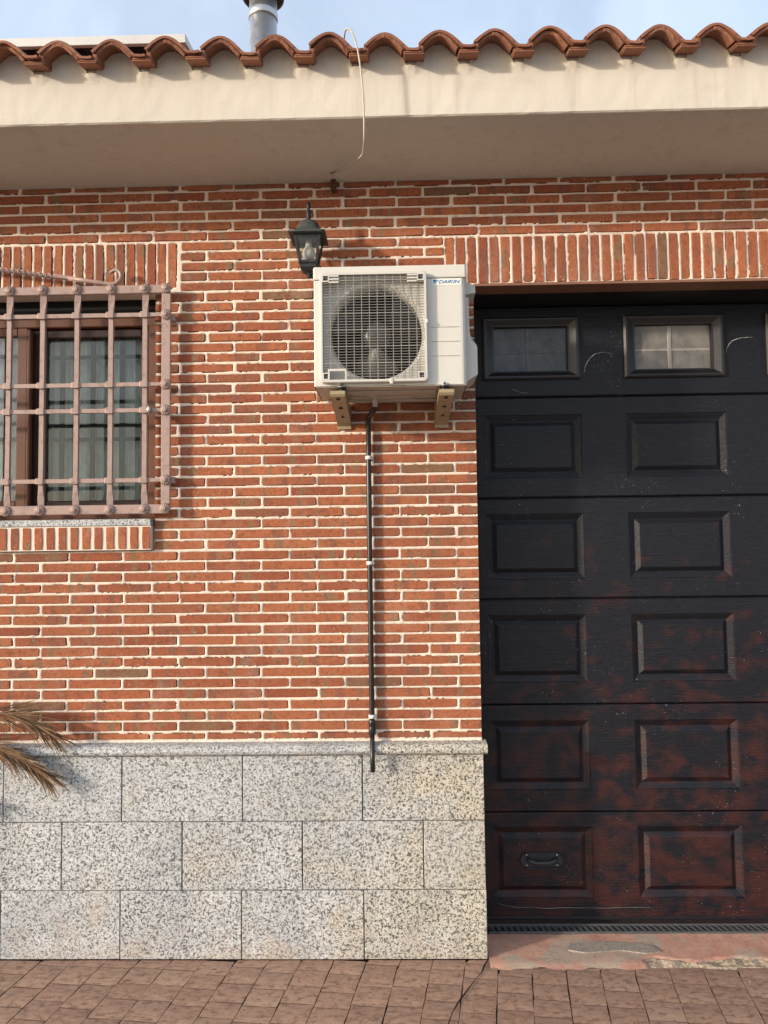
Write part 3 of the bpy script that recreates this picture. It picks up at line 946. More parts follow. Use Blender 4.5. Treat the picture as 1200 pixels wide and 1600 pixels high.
# ------------------------------------------------------------------ window
wf = MB()
YF = .115
wf.box(WX0+.002, WX1-.002, YF-.02, YF+.05, 2.872, 2.914, .004)          # head bar under the shutter box
wf.box(WX0+.002, WX1-.002, YF-.03, YF+.06, WZ0-.038, 1.985, .004)       # bottom track
wf.box(-.296, WX1-.002, YF-.035, YF+.05, 1.985, 2.872, .004)            # jamb
wf.box(WX0+.002, WX0+.05, YF-.035, YF+.05, 1.985, 2.872, .004)
wf.box(WX0+.002, WX1-.002, .10, .12, 2.9145, 2.9995, mi=1)               # dark shutter slot
win = wf.build('window', [WOOD, DARKIN], house)
def sash(x0, x1, y, stile_l, stile_r, mat, z0=1.987, z1=2.868, rail=.055, top=.04):
    s_ = MB()
    s_.box(x0, x0+stile_l, y, y+.035, z0, z1, .004); s_.box(x1-stile_r, x1, y, y+.035, z0, z1, .004)
    s_.box(x0+stile_l, x1-stile_r, y+.001, y+.034, z0, z0+rail, .004); s_.box(x0+stile_l, x1-stile_r, y+.001, y+.034, z1-top, z1, .004)
    return s_.build('sash', mat, win)
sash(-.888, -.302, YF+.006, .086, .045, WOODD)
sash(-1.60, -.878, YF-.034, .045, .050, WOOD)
MB().box(-.8775, -.862, YF-.040, YF-.008, 1.99, 2.86, .004).build('interlock_strip', WOOD, win)
MB().box(-.802, -.347, YF+.018, YF+.022, 2.042, 2.828).build('window_pane', GLASS_D, win)
MB().box(-1.555, -.928, YF-.022, YF-.018, 2.042, 2.828).build('window_pane', GLASS, win)
for x in (-.738, -.589, -.447): MB().box(x-.012, x+.012, YF+.026, YF+.036, 2.042, 2.828, .002).build('glazing_bar', MUNT, win)
for z in (2.738, 2.402, 2.338): MB().box(-.802, -.347, YF+.0255, YF+.0365, z-.009, z+.009, .002).build('glazing_bar', MUNT, win)
for x in (-.99, -1.25): MB().box(x-.009, x+.009, YF-.014, YF-.004, 2.042, 2.828, .002).build('glazing_bar', MUNT, win)
for z in (2.738, 2.338): MB().box(-1.555, -.928, YF-.0145, YF-.0035, z-.009, z+.009, .002).build('glazing_bar', MUNT, win)
MB().box(WX0-.02, -.2475, -.030, .085, 1.9135, 1.9445, .003).build('granite_sill', GRANITE_S, win)
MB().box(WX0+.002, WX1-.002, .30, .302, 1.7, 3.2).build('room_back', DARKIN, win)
# net curtains
def curtain(x0, x1, y, label):
    c = MB(); n = 90; V = []
    for i in range(n+1):
        t = i/n; x = x0+(x1-x0)*t
        yy = y + .012*math.sin(t*(x1-x0)*95) + .006*math.sin(t*(x1-x0)*240+1.0)
        V += [(x, yy, 1.99), (x, yy+.003, 2.86)]
    c.add(V, [(2*i, 2*i+2, 2*i+3, 2*i+1) for i in range(n)], True)
    return c.build('net_curtain', CURT_LIT if x0 < -1.2 else CURT, recalc=False, label=label, cat='curtain', group='curtains behind the barred window')
curtain(-.84, -.31, YF+.085, 'grey looking folded net curtain behind the tinted right window pane')
curtain(-1.60, -.90, YF+.030, 'folded net curtain coloured as if sunlit, at the left edge of the barred window')

# ------------------------------------------------------------------ window grille
gr = thing('window_grille', 'dusty pink wrought iron grille with rosettes over the window', 'window grille')
GY = -.045
vx_top = [-.900-.156*4, -.900-.156*3, -.900-.156*2, -.900-.156, -.900, -.745, -.586, -.429, -.272]
ZTOP, ZBOT = 3.000, 1.986
MB().box(-1.70, -.159, GY-.006, GY+.010, ZTOP-.0205, ZTOP+.0185, .003).build('flat_rail', IRON, gr)
MB().box(-1.70, -.159, GY-.006, GY+.010, ZBOT-.0205, ZBOT+.0215, .003).build('flat_rail', IRON, gr)
MB().box(-.195, -.153, GY-.0055, GY+.0095, ZBOT+.022, ZTOP-.021, .003).build('flat_upright', IRON, gr)
MB().box(-1.70, -1.66, GY-.0055, GY+.0095, ZBOT+.022, ZTOP-.021, .003).build('flat_upright', IRON, gr)
hz_ = [2.878, 2.556, 2.437, 2.118]
vb = MB()
pts = [(0,0,ZBOT+.018),(0,-.002,ZBOT+.055),(0,-.003,ZBOT+.12)]
def square_bar(path, half):
    return MB().tube(path, half*1.414, n=4, smooth=False)
for x in vx_top:
    b = MB(); zs = [ZBOT+.02, ZBOT+.045, ZBOT+.10, ZBOT+.125] + hz_[::-1] + [ZTOP-.115, ZTOP-.09, ZTOP-.045, ZTOP-.02]
    zs = sorted(zs)
    V = []; Fc = []
    for z in zs:
        e = min(z-ZBOT, ZTOP-z)
        hw = .0105 if e > .09 else .0118+.0035*max(0, 1-abs(e-.045)/.05)
        tw = R(0) if e > .09 else R(20)*(1-e/.09)
        for kx, ky in ((-1,-1),(1,-1),(1,1),(-1,1)):
            c, s_ = math.cos(tw), math.sin(tw)
            V.append((hw*(kx*c-ky*s_)*.98, .0085*(kx*s_+ky*c), z))
    for i in range(len(zs)-1):
        for k in range(4): Fc.append((i*4+k, i*4+(k+1) % 4, i*4+4+(k+1) % 4, i*4+4+k))
    b.add(V, Fc); b.add(V[:4], [(3,2,1,0)]); b.add(V[-4:], [(0,1,2,3)])
    b.build('vertical_bar', IRON, gr, loc=(x, GY+.004, 0))
for z in hz_:
    b = MB(); xs_ = [-1.72]
    V = []; Fc = []
    path = [(-1.68, z)]
    for x in vx_top: path += [(x-.022, z), (x-.015, z), (x+.015, z), (x+.022, z)]
    path += [(-.215, z), (-.176, z)]
    for x, zz in path:
        near = min(abs(x-q) for q in vx_top) < .017
        yo = GY-.012 if near else GY-.004
        hh = .0135 if near else .0092
        if x > -.216: hh = .0075
        for ky, kz in ((-1,-1),(1,-1),(1,1),(-1,1)): V.append((x, yo+ky*.0065, zz+kz*hh))
    nsec = len(path)
    for i in range(nsec-1):
        for k in range(4): Fc.append((i*4+k, i*4+(k+1) % 4, i*4+4+(k+1) % 4, i*4+4+k))
    b.add(V, Fc); b.add(V[:4], [(3,2,1,0)]); b.add(V[-4:], [(0,1,2,3)])
    b.build('horizontal_bar', IRON, gr)
# rosette: scalloped disc with a domed centre
ro = MB(); V = []; n = 48
for r_, y_, am in ((.0235, 0, 1), (.0235, -.005, 1), (.0212, -.0085, .8), (.0105, -.0065, .3), (.0092, -.011, 0), (.006, -.0135, 0)):
    for k in range(n):
        q = 2*math.pi*k/n; r2 = r_*(1+.07*am*math.cos(12*q)); yy = y_ - (.003*am*math.cos(12*q) if y_ < -.005 else 0)
        V.append((r2*math.cos(q), yy, r2*math.sin(q)))
ro.add(V, [(i*n+k, i*n+(k+1) % n, (i+1)*n+(k+1) % n, (i+1)*n+k) for i in range(5) for k in range(n)], True)
ro.add(V[-n:], [tuple(range(n))])
rom = ro.mesh('rosette', IRON)
for x in vx_top+[-.1745]:
    for z in (ZTOP, ZBOT):
        link('rosette', rom, gr, loc=(x+random.uniform(-.002,.002), GY-.0055, z+random.uniform(-.002,.002)), rot=(0, random.random(), 0))
for z in hz_: link('rosette', rom, gr, loc=(-.1745, GY-.0055, z), rot=(0, random.random(), 0))
for z in (2.118, 2.868): MB().box(-.158, -.138, GY+.006, .012, z-.016, z+.016, .004).build('wall_fixing', IRON, gr)
# twisted stay rod with a hook end
L0, L1 = Vector((-1.58, GY-.004, 3.196)), Vector((-.625, GY-.004, 3.056))
tw = MB(); V = []; ns = 110; dirv = (L1-L0).normalized(); up = Vector((0,-1,0)); sd_ = dirv.cross(up).normalized()
for i in range(ns+1):
    p = L0+(L1-L0)*(i/ns); q = i/ns*2*math.pi*9.5 if i < ns*.93 else .93*2*math.pi*9.5
    for k in range(4):
        a = q+k*math.pi/2; V.append(p+(up*math.cos(a)+sd_*math.sin(a))*.0115)
tw.add(V, [(i*4+k, i*4+(k+1) % 4, i*4+4+(k+1) % 4, i*4+4+k) for i in range(ns) for k in range(4)])
hook = [(x-.019, z+.020) for x, z in [(-.61,3.037),(-.52,3.022),(-.44,3.0085),(-.405,3.004),(-.385,3.009),(-.369,3.023),(-.363,3.042),(-.367,3.058),(-.380,3.069),(-.396,3.070),(-.409,3.063),(-.416,3.056)]]
tw.tube([(x, GY-.004, z) for x, z in hook], [.0105]*8+[.0095,.0085,.0075,.006], n=6)
tw.tube([(-1.58, GY-.004, 3.196), (-1.59, .01, 3.20)], .0105, n=6)
tw.build('stay_rod', IRON, gr)
MB().tube([(-.246, GY-.02, 2.462), (-.246, GY-.022, 2.435), (-.245, GY-.018, 2.410)], [.006,.009,.005], n=8).build('latch', METAL, gr)

# ------------------------------------------------------------------ garage door
DY = .29
DXW = 3.95
fr_ = MB()
fr_.box(DX0+.004, DX0+.032, DY-.012, DY+.05, .018, 2.994, .002)
fr_.box(DX0+.033, DXW, DY+.040, DY+.06, .018, 3.06)              # dark backing seen in the joints
gd = fr_.build('garage_door', DOORSHELL, house)
seams = [3.045, 2.539, 2.038, 1.543, 1.033, .522, .024]
cols = [(1.305,1.787),(2.003,2.498),(2.701,3.195),(3.399,3.90)]
XL, XR = DX0+.034, DXW-.01
pan_z = [(2.627,2.938),(2.134,2.450),(1.638,1.960),(1.140,1.466),(.628,.958),(.120,.455)]
for si in range(6):
    z1, z0 = seams[si]-.0025, seams[si+1]+.0025
    if si == 0: z1 = 2.9935
    pz0, pz1 = pan_z[si]
    b = MB()
    e = .006
    # outer rim with small chamfers
    def quad(xa, xb, za, zb): b.add([(xa,DY,za),(xb,DY,za),(xb,DY,zb),(xa,DY,zb)], [(0,1,2,3)])
    xe = [XL]+[q for c in cols for q in c]+[XR]
    for i in range(len(xe)-1):
        a_, b_ = xe[i], xe[i+1]
        quad(a_, b_, z0+e, pz0); quad(a_, b_, pz1, z1-e)
        if i % 2 == 0: quad(a_, b_, pz0, pz1)
    b.add([(XL,DY,z1-e),(XR,DY,z1-e),(XR,DY+.005,z1),(XL,DY+.005,z1),(XL,DY+.038,z1),(XR,DY+.038,z1)], [(0,1,2,3),(3,2,5,4)])
    b.add([(XL,DY,z0+e),(XR,DY,z0+e),(XR,DY+.005,z0),(XL,DY+.005,z0),(XL,DY+.038,z0),(XR,DY+.038,z0)], [(0,3,2,1),(3,4,5,2)])
    b.add([(XL,DY,z0+e),(XL,DY,z1-e),(XL,DY+.038,z1-e),(XL,DY+.038,z0+e)], [(0,1,2,3)])
    b.build('door_section', DOOR, gd)
    if si == 5:
        MB().box(XL, XR, DY-.007, DY+.02, .020, .034, .002).box(XL, XR, DY-.004, DY-.0005, .068, .0715, .001).build('bottom_rail', DOORSHELL, gd)
    for ci, (xa, xb) in enumerate(cols):
        if si == 0: continue
        b = MB(); V = []
        steps = [(0,0),(.0025,.0045),(.005,.005),(.030,.0165),(.034,.0165),(.054,.0035),(.056,.003)]
        cxp, czp = (xa+xb)/2, (pz0+pz1)/2
        for ins, dp in steps:
            V += [(xa+ins,DY+dp,pz0+ins),(xb-ins,DY+dp,pz0+ins),(xb-ins,DY+dp,pz1-ins),(xa+ins,DY+dp,pz1-ins)]
        Fc = [(i*4+k, i*4+(k+1) % 4, i*4+4+(k+1) % 4, i*4+4+k) for i in range(len(steps)-1) for k in range(4)]
        Fc.append(tuple(range(len(V)-4, len(V))))
        b.add(V, Fc).build('raised_panel', DOOR, gd)
# glazed lights in the top section
for ci, (xa, xb) in enumerate(cols):
    pz0, pz1 = pan_z[0]
    b = MB(); V = []
    steps = [(-.001,.002),(.0,-.012),(.010,-.018),(.020,-.017),(.050,-.002),(.058,-.001),(.060,.030)]
    for ins, dp in steps:
        V += [(xa+ins,DY+dp,pz0+ins*.75),(xb-ins,DY+dp,pz0+ins*.75),(xb-ins,DY+dp,pz1-ins*.75),(xa+ins,DY+dp,pz1-ins*.75)]
    b.add(V, [(i*4+k, i*4+(k+1) % 4, i*4+4+(k+1) % 4, i*4+4+k) for i in range(len(steps)-1) for k in range(4)]).build('light_frame', DOORSHELL, gd)
    pm, bmt = (PANE1, PBAR1) if ci % 2 == 0 else (PANE2, PBAR2)
    MB().box(xa+.058, xb-.058, DY+.024, DY+.030, pz0+.043, pz1-.043).build('window_pane', pm, gd)
    xm, zm = xa+.058+(xb-xa-.116)*.47, (pz0+pz1)/2-.012
    MB().box(xa+.060, xb-.060, DY+.0215, DY+.0235, zm-.006, zm+.006, .0008).box(xm-.009, xm+.009, DY+.0205, DY+.0233, pz0+.046, pz1-.048, .0008).build('glazing_cross', bmt, gd)
# pull handle: rounded dished plate, grip and four screws
hx, hz0 = 1.540, .302
hb = MB(); poly = []
for k in range(24):
    q = 2*math.pi*k/24
    poly.append((hx+(.066 if math.cos(q) > 0 else -.066)+.034*math.cos(q), hz0+.034*math.sin(q)))
hb.prism(poly, 'Y', DY-.012, DY+.002)
hb.box(hx-.068, hx+.068, DY-.0145, DY-.0122, hz0-.024, hz0+.026, .002)
hb.tube([(hx-.066,DY-.012,hz0+.008),(hx-.058,DY-.03,hz0+.002),(hx-.03,DY-.036,hz0-.006),(hx+.03,DY-.036,hz0-.005),(hx+.058,DY-.03,hz0+.002),(hx+.066,DY-.012,hz0+.008)], .0095, n=8)
hb.box(hx-.075, hx+.075, DY-.018, DY, hz0-.044, hz0-.035, .003)
hb.build('handle', HAND, gd)
sm_ = MB().lathe([(.0045,0),(.0042,.002),(.002,.0034)], n=10, ax='Y').mesh('screw', METAL)
for dx in (-.072, .072):
    for dz in (-.023, .024): link('screw', sm_, gd, loc=(hx+dx, DY-.0135, hz0+dz))
# flaking hairlines in the varnish
def crack(pts, wd=.0016):
    V = []; Fc = []
    P = []
    for (x0, z0), (x1, z1) in zip(pts[:-1], pts[1:]):
        for i in range(5): P.append((x0+(x1-x0)*i/5+random.uniform(-.002,.002), z0+(z1-z0)*i/5+random.uniform(-.002,.002)))
    P.append(pts[-1])
    for i, (x, z) in enumerate(P):
        w_ = wd*random.uniform(.35, 1.0)*(1-.6*abs(i/len(P)-.45)*2*.8)
        V += [(x-w_*.5, DY-.0009, z+w_*.5), (x+w_*.5, DY-.0009, z-w_*.5)]
    for i in range(len(P)-1): Fc.append((2*i, 2*i+1, 2*i+3, 2*i+2))
    MB().add(V, Fc).build('paint_crack', CRACK, gd, recalc=False)
crack([(1.808,2.660),(1.812,2.690),(1.832,2.724),(1.862,2.751),(1.902,2.759),(1.942,2.752)], .003)
crack([(2.506,2.735),(2.516,2.775),(2.538,2.803),(2.580,2.818),(2.640,2.821)], .003)
crack([(1.425,2.605),(1.455,2.578),(1.485,2.566),(1.53,2.556)], .0026)
crack([(1.31,.118),(1.335,.093),(1.40,.080),(1.56,.0745),(1.80,.075),(2.05,.076)], .0016)

# ------------------------------------------------------------------ air conditioner
ac = thing('air_conditioner', 'ivory outdoor air conditioning unit mounted on the brick wall above a drain pipe', 'air conditioner')
AX0, AX1, AZ0, AZ1, AF, AB = .539, 1.168, 2.462, 2.964, -.362, -.075
FC = (.797, 2.690); FRAD = .190
b = MB()
# front sheet with the fan opening
n = 64
def rect_pt(q, rc_):
    # ray from the fan centre to a rectangle of the front
    x0, x1, z0, z1 = rc_
    c, s_ = math.cos(q), math.sin(q); t = 1e9
    if c > 1e-9: t = min(t, (x1-FC[0])/c)
    if c < -1e-9: t = min(t, (x0-FC[0])/c)
    if s_ > 1e-9: t = min(t, (z1-FC[1])/s_)
    if s_ < -1e-9: t = min(t, (z0-FC[1])/s_)
    return FC[0]+c*t, FC[1]+s_*t
RO = (AX0+.004, AX1-.022, AZ0, 2.905); RI = (.574, .998, 2.480, 2.905)
RI = (.574, .998, 2.480, 2.9049)
RG = (.576, .996, 2.482, 2.902)
angs = sorted([2*math.pi*k/n for k in range(n)] + [math.atan2(zz-FC[1], xx-FC[0]) % (2*math.pi) for r_ in (RO, RG) for xx in r_[:2] for zz in r_[2:]])
V = []; na = len(angs)
RC = FRAD+.0
for spec, dy in ((RO, 0), (RG, 0), (RG, .024), (.016, .025), (.010, .030), (.004, .042), (0, .060), (0, .11)):
    for q in angs:
        if isinstance(spec, tuple): x, z = rect_pt(q, spec)
        else: x, z = (FC[0]+(FRAD+spec)*math.cos(q), FC[1]+(FRAD+spec)*math.sin(q))
        V.append((x, AF+dy, z))
b.add(V, [(i*na+k, i*na+(k+1) % na, (i+1)*na+(k+1) % na, (i+1)*na+k) for i in range(7) for k in range(na)], False)
# right corner rolled over, sides, back
rc = [(AX1-.022, AF)]+[(AX1-.022+.022*math.sin(R(a)), AF+.022-.022*math.cos(R(a))) for a in (20,45,70,90)]+[(AX1, AB), (AX0, AB), (AX0, AF+.006), (AX0+.0015, AF+.0015), (AX0+.004, AF)]
V = [(x, y, AZ0) for x, y in rc]+[(x, y, 2.905) for x, y in rc]; k = len(rc)
b.add(V, [(i, i+1, k+i+1, k+i) for i in range(k-1)])
casing = b.build('casing', ACW, ac)
MB().box(AX0-.002, AX1+.002, AF-.002, AB+.002, 2.907, AZ1, .007).build('top_cover', ACW, ac)
b = MB()
b.box(AX0+.006, AX1-.006, AF+.004, AB-.004, AZ0-.0035, AZ0-.001)
b.box(AX0+.10, AX1-.12, -.29, -.21, AZ0-.010, AZ0-.0035, .003); b.box(AX0+.14, AX1-.22, -.19, -.13, AZ0-.012, AZ0-.0035, .003)
b.box(AX0+.03, AX1-.03, -.115, -.085, AZ0-.014, AZ0-.0035, .003); b.tube([(AX0+.2, -.25, AZ0-.004), (AX0+.25, -.18, AZ0-.006), (AX0+.33, -.16, AZ0-.006), (AX0+.42, -.2, AZ0-.006)], .008, n=8)
b.lathe([(.022,0),(.022,-.006),(.012,-.008),(.012,-.045),(.010,-.047)], o=(.782,-.16,AZ0-.003), n=14)
b.build('base_pan', ACB, ac)
MB().lathe([(FRAD+.001, -.245),(FRAD+.001, -.25)], o=(FC[0], 0-.5, FC[1]), n=40, ax='Y')
bk = MB().box(FC[0]-.24, FC[0]+.24, AF+.135, AF+.14, FC[1]-.215, FC[1]+.205)
bk.build('fan_chamber', DARKIN, ac)
# fan: hub and three broad blades
b = MB()
HY = AF+.078
b.lathe([(.062,-.03),(.062,.0),(.056,.016),(.035,.026),(.010,.029)], o=(FC[0], HY, FC[1]), n=28, ax='Y')
b.build('fan_hub', HUBP, ac)
for kb in range(3):
    V = []; nr, nq = 6, 8
    for i in range(nr+1):
        r_ = .058+(.180-.058)*i/nr
        for j in range(nq+1):
            t = j/nq; q = R(100+120*kb)+R(18*i/nr)+t*R(62+8*math.sin(i/nr*3))
            V.append((FC[0]+r_*math.cos(q), HY+.020-.052*t-.006*math.sin(t*3.1), FC[1]+r_*math.sin(q)))
    bl = MB().add(V, [(i*(nq+1)+j, i*(nq+1)+j+1, (i+1)*(nq+1)+j+1, (i+1)*(nq+1)+j) for i in range(nr) for j in range(nq)], True)
    bl.build('fan_blade', BLADE, ac)
# guard
GX0, GX1, GZ0, GZ1, GF = .566, 1.006, 2.472, 2.930, AF-.026
b = MB()
wd = .011
def rrect(x0, x1, z0, z1, r, nseg=5):
    P = []
    for cx_, cz_, a0 in ((x1-r, z0+r, -90), (x1-r, z1-r, 0), (x0+r, z1-r, 90), (x0+r, z0+r, 180)):
        for i in range(nseg+1):
            q = R(a0+90*i/nseg); P.append((cx_+r*math.cos(q), cz_+r*math.sin(q)))
    return P
o1 = rrect(GX0, GX1, GZ0, GZ1, .016); o2 = rrect(GX0+.003, GX1-.003, GZ0+.003, GZ1-.003, .014); o3 = rrect(GX0+wd, GX1-wd, GZ0+wd, GZ1-wd, .006)
V = [(x, AF, z) for x, z in o1]+[(x, GF+.003, z) for x, z in o1]+[(x, GF, z) for x, z in o2]+[(x, GF, z) for x, z in o3]+[(x, GF+.010, z) for x, z in o3]
k = len(o1)
b.add(V, [(i*k+j, i*k+(j+1) % k, (i+1)*k+(j+1) % k, (i+1)*k+j) for i in range(4) for j in range(k)])
b.box(.598, .604, GF+.0005, AF, GZ0+.011, GZ0+.050); b.box(.668, .674, GF+.0005, AF, GZ0+.011, GZ0+.050); b.box(.598, .674, GF+.0003, GF+.012, GZ0+.046, GZ0+.056, .002)
b.box(.850, .864, GF-.003, GF+.006, GZ0-.010, GZ0+.014, .002)
b.box(GX1-.006, GX1+.004, GF-.002, GF+.006, 2.712, 2.728, .002)
for xx, zz in ((GX0+.011, GZ1-.040), (GX1-.039, GZ1-.040), (GX0+.011, GZ0+.011), (GX1-.039, GZ0+.011)):
    x2, z2 = xx+.028, zz+.029
    b.box(xx, xx+.004, GF-.001, GF+.012, zz, z2); b.box(x2-.004, x2, GF-.001, GF+.012, zz, z2)
    b.box(xx+.004, x2-.004, GF-.001, GF+.012, zz, zz+.004); b.box(xx+.004, x2-.004, GF-.001, GF+.012, z2-.004, z2)
    b.box(xx+.004, x2-.004, GF+.009, GF+.011, zz+.004, z2-.004, mi=1)
for x0, x1 in ((GX0+.039, GX0+.080), (GX1-.080, GX1-.039)):
    for z in (GZ1-.016, GZ1-.029, GZ1-.042): b.box(x0, x1, GF-.001, GF+.008, z-.0035, z+.0035, .001)
b.build('guard_frame', [ACG, FANP], ac)
b = MB()
nh = 38
for i in range(1, nh):
    z = GZ0+wd+(GZ1-GZ0-2*wd)*i/nh
    th = .0030 if i % 6 == 0 else .0014
    x0 = .674 if z < GZ0+.05 else GX0+wd-.002
    b.box(x0, GX1-wd+.002, GF+.003, GF+.006, z-th/2, z+th/2)
for i in range(1, 13):
    x = GX0+wd+(GX1-GX0-2*wd)*i/13
    z0 = GZ0+.05 if .598 < x < .674 else GZ0+wd
    b.box(x-.0015, x+.0015, GF+.0065, GF+.010, z0, GZ1-wd)
b.build('guard_wire', ACBAR, ac, kind='stuff')
# grooves pressed in the service panel
for z in (2.702, 2.642, 2.582):
    MB().box(1.022, 1.137, AF-.0030, AF+.001, z-.0016, z+.0016, .0012).build('pressed_rib', ACG, ac)
# badge: sticker, two-tone triangle and blue lettering
b = MB().box(1.030, 1.150, AF-.0012, AF-.0002, 2.876, 2.904)
badge = b.build('badge', LOGOW, ac)
tri = MB().prism([(1.034,2.8985),(1.058,2.8985),(1.036,2.8800)], 'Y', AF-.0022, AF-.0013)
tri.build('emblem', SKYB, badge)
MB().prism([(1.034,2.8985),(1.047,2.8985),(1.0345,2.8885)], 'Y', AF-.0030, AF-.0023).build('emblem', NAVY, badge)
fc = bpy.data.curves.new('lettering', 'FONT')
fc.body = 'DAIKIN'; fc.size = .0215; fc.shear = .28; fc.extrude = .0004; fc.offset = .0001; fc.space_character = 1.0
tmp = bpy.data.objects.new('tmp', fc)
C.objects.link(tmp)
bpy.context.view_layer.update()
dg = bpy.context.evaluated_depsgraph_get()
tme = bpy.data.meshes.new_from_object(tmp.evaluated_get(dg))
bpy.data.objects.remove(tmp)
tme.materials.clear(); tme.materials.append(BLUE)
xsv = [v.co.x for v in tme.vertices]; ysv = [v.co.y for v in tme.vertices]
sx = .087/(max(xsv)-min(xsv)); sy = .0140/(max(ysv)-min(ysv))
lt = link('lettering', tme, badge, loc=(1.0565-min(xsv)*sx, AF-.0019, 2.8835-min(ysv)*sy), rot=(R(90), 0, 0))
lt.scale = (sx, sy, 1)
# valve cover and cable hood on the right side
b = MB()
poly = [(AX1+.0005,2.845),(AX1+.016,2.845),(AX1+.018,2.70),(AX1+.024,2.668),(AX1+.046,2.642),(AX1+.049,2.63),(AX1+.049,2.518),(AX1+.042,2.512),(AX1+.0005,2.486)]
b.prism(poly, 'Y', -.30, -.12)
b.build('valve_cover', ACG, ac)
MB().prism([(AX1+.0005,2.915),(AX1+.018,2.912),(AX1+.045,2.896),(AX1+.047,2.868),(AX1+.010,2.861),(AX1+.0005,2.861)], 'Y', -.29, -.16).build('cable_hood', ACG, ac)
# dampers between unit and brackets
for xx in (.651, 1.074):
    MB().lathe([(.017,0),(.019,.003),(.014,.008),(.014,.013),(.018,.017),(.018,.020)], o=(xx,-.335,AZ0-.0245), n=16).build('rubber_foot', BLACKP, ac)
    MB().lathe([(.018,0),(.018,.002),(.009,.003),(.009,.010),(.004,.011),(.004,.018)], o=(xx,AF-.008,AZ0-.008), n=6).build('bolt', METAL, ac)

def bracket(xc, label):
    t = thing('wall_bracket', label, 'bracket', 'brackets carrying the air conditioner')
    hw = .030
    top = AZ0-.026
    # folded steel web that sweeps from the front tip down to the wall
    P = [(-.383, top), (-.387, top-.012), (-.380, top-.022), (-.30, top-.029), (-.20, top-.040), (-.10, top-.054), (-.030, top-.070), (-.012, top-.080)]
    b = MB()
    th = .0025
    V = []
    for y, z in P: V += [(xc-hw, y, z), (xc+hw, y, z), (xc+hw, y+.002, z+th), (xc-hw, y+.002, z+th)]
    b.add(V, [(i*4+k, i*4+(k+1) % 4, i*4+4+(k+1) % 4, i*4+4+k) for i in range(len(P)-1) for k in range(4)])
    b.box(xc-hw, xc+hw, -.383, -.012, top, top+.0025)
    for s_ in (-1, 1):
        poly = [(-.383, top)]+P[1:]+[(-.012, top)]
        b.prism(poly, 'X', xc+s_*hw-.0012, xc+s_*hw+.0012)
    b.build('arm', BRKT, t)
    MB().box(xc-hw-.002, xc+hw+.002, -.0115, -.006, top-.094, top+.02, .0015).build('wall_plate', BRKT, t)
    hm = MB()
    for (y, z, r_) in ((-.345, top-.0262, .0085), (-.22, top-.0385, .0095), (-.10, top-.0548, .0070)):
        hm.lathe([(r_,-.001),(r_,.0018)], o=(xc, y, z), n=12, ax='Z')
        if r_ > .006: hm.box(xc-.0025, xc+.0025, y-.02, y, z-.004, z+.0015)
    hm.build('slot', DARKIN, t)
    return t
bracket(.636, 'left beige steel wall bracket beside the black drain pipe, holding up the air conditioner')
bracket(1.080, 'right beige steel wall bracket nearest the garage door, holding up the air conditioner')

# ------------------------------------------------------------------ drain pipe
dp = thing('drain_pipe', 'thin black drain pipe running down the brick wall below the air conditioner', 'pipe')
PY = -.021
MB().tube([(.782,-.16,2.437),(.782,-.16,2.415),(.772,-.125,2.40),(.757,-.07,2.395),(.748,-.042,2.385),(.746,PY,2.362),(.7455,PY,2.2),(.7455,PY,1.73),(.748,PY,1.06),(.7475,PY,1.00)], .0118, n=14).build('pipe', BLACKP, dp)
MB().lathe([(.013,.0),(.0155,.004),(.0155,.035),(.0135,.04),(.0150,.043),(.0150,.066),(.012,.070)], o=(.7478,PY-.001,.968), n=16).build('coupling', BLACKP, dp)
MB().tube([(.7478,PY-.002,.972),(.7485,PY-.016,.945),(.750,-.0735,.905),(.7505,-.077,.87),(.7515,-.077,.822)], .0108, n=14).build('hose_end', BLACKP, dp)
for x, z in ((.7455,2.208),(.7455,1.731),(.748,1.050)):
    b = MB().lathe([(.0125,-.008),(.0150,-.008),(.0150,.008),(.0125,.008)], o=(x,PY,z), n=16)
    b.box(x-.009, x+.009, PY+.008, .004, z-.007, z+.007); b.box(x+.012, x+.021, PY+.004, .004, z-.006, z+.006, .001)
    b.build('pipe_clip', WHITEC, dp)

# ------------------------------------------------------------------ wall lantern
ln = thing('wall_lantern', 'black wall lantern with weathered domed cap and white bulb, left of the air conditioner', 'wall lamp')
LX, LY = .4915, -.125
def square_loft(prof, mat, name, mi=0, tw=0):
    b = MB(); V = []
    for h, z in prof:
        for kx, ky in ((-1,-1),(1,-1),(1,1),(-1,1)): V.append((LX+kx*h, LY+ky*h, z))
    b.add(V, [(i*4+k, i*4+(k+1) % 4, i*4+4+(k+1) % 4, i*4+4+k) for i in range(len(prof)-1) for k in range(4)])
    b.add(V[:4], [(3,2,1,0)]); b.add(V[-4:], [(0,1,2,3)])
    return b.build(name, mat, ln)
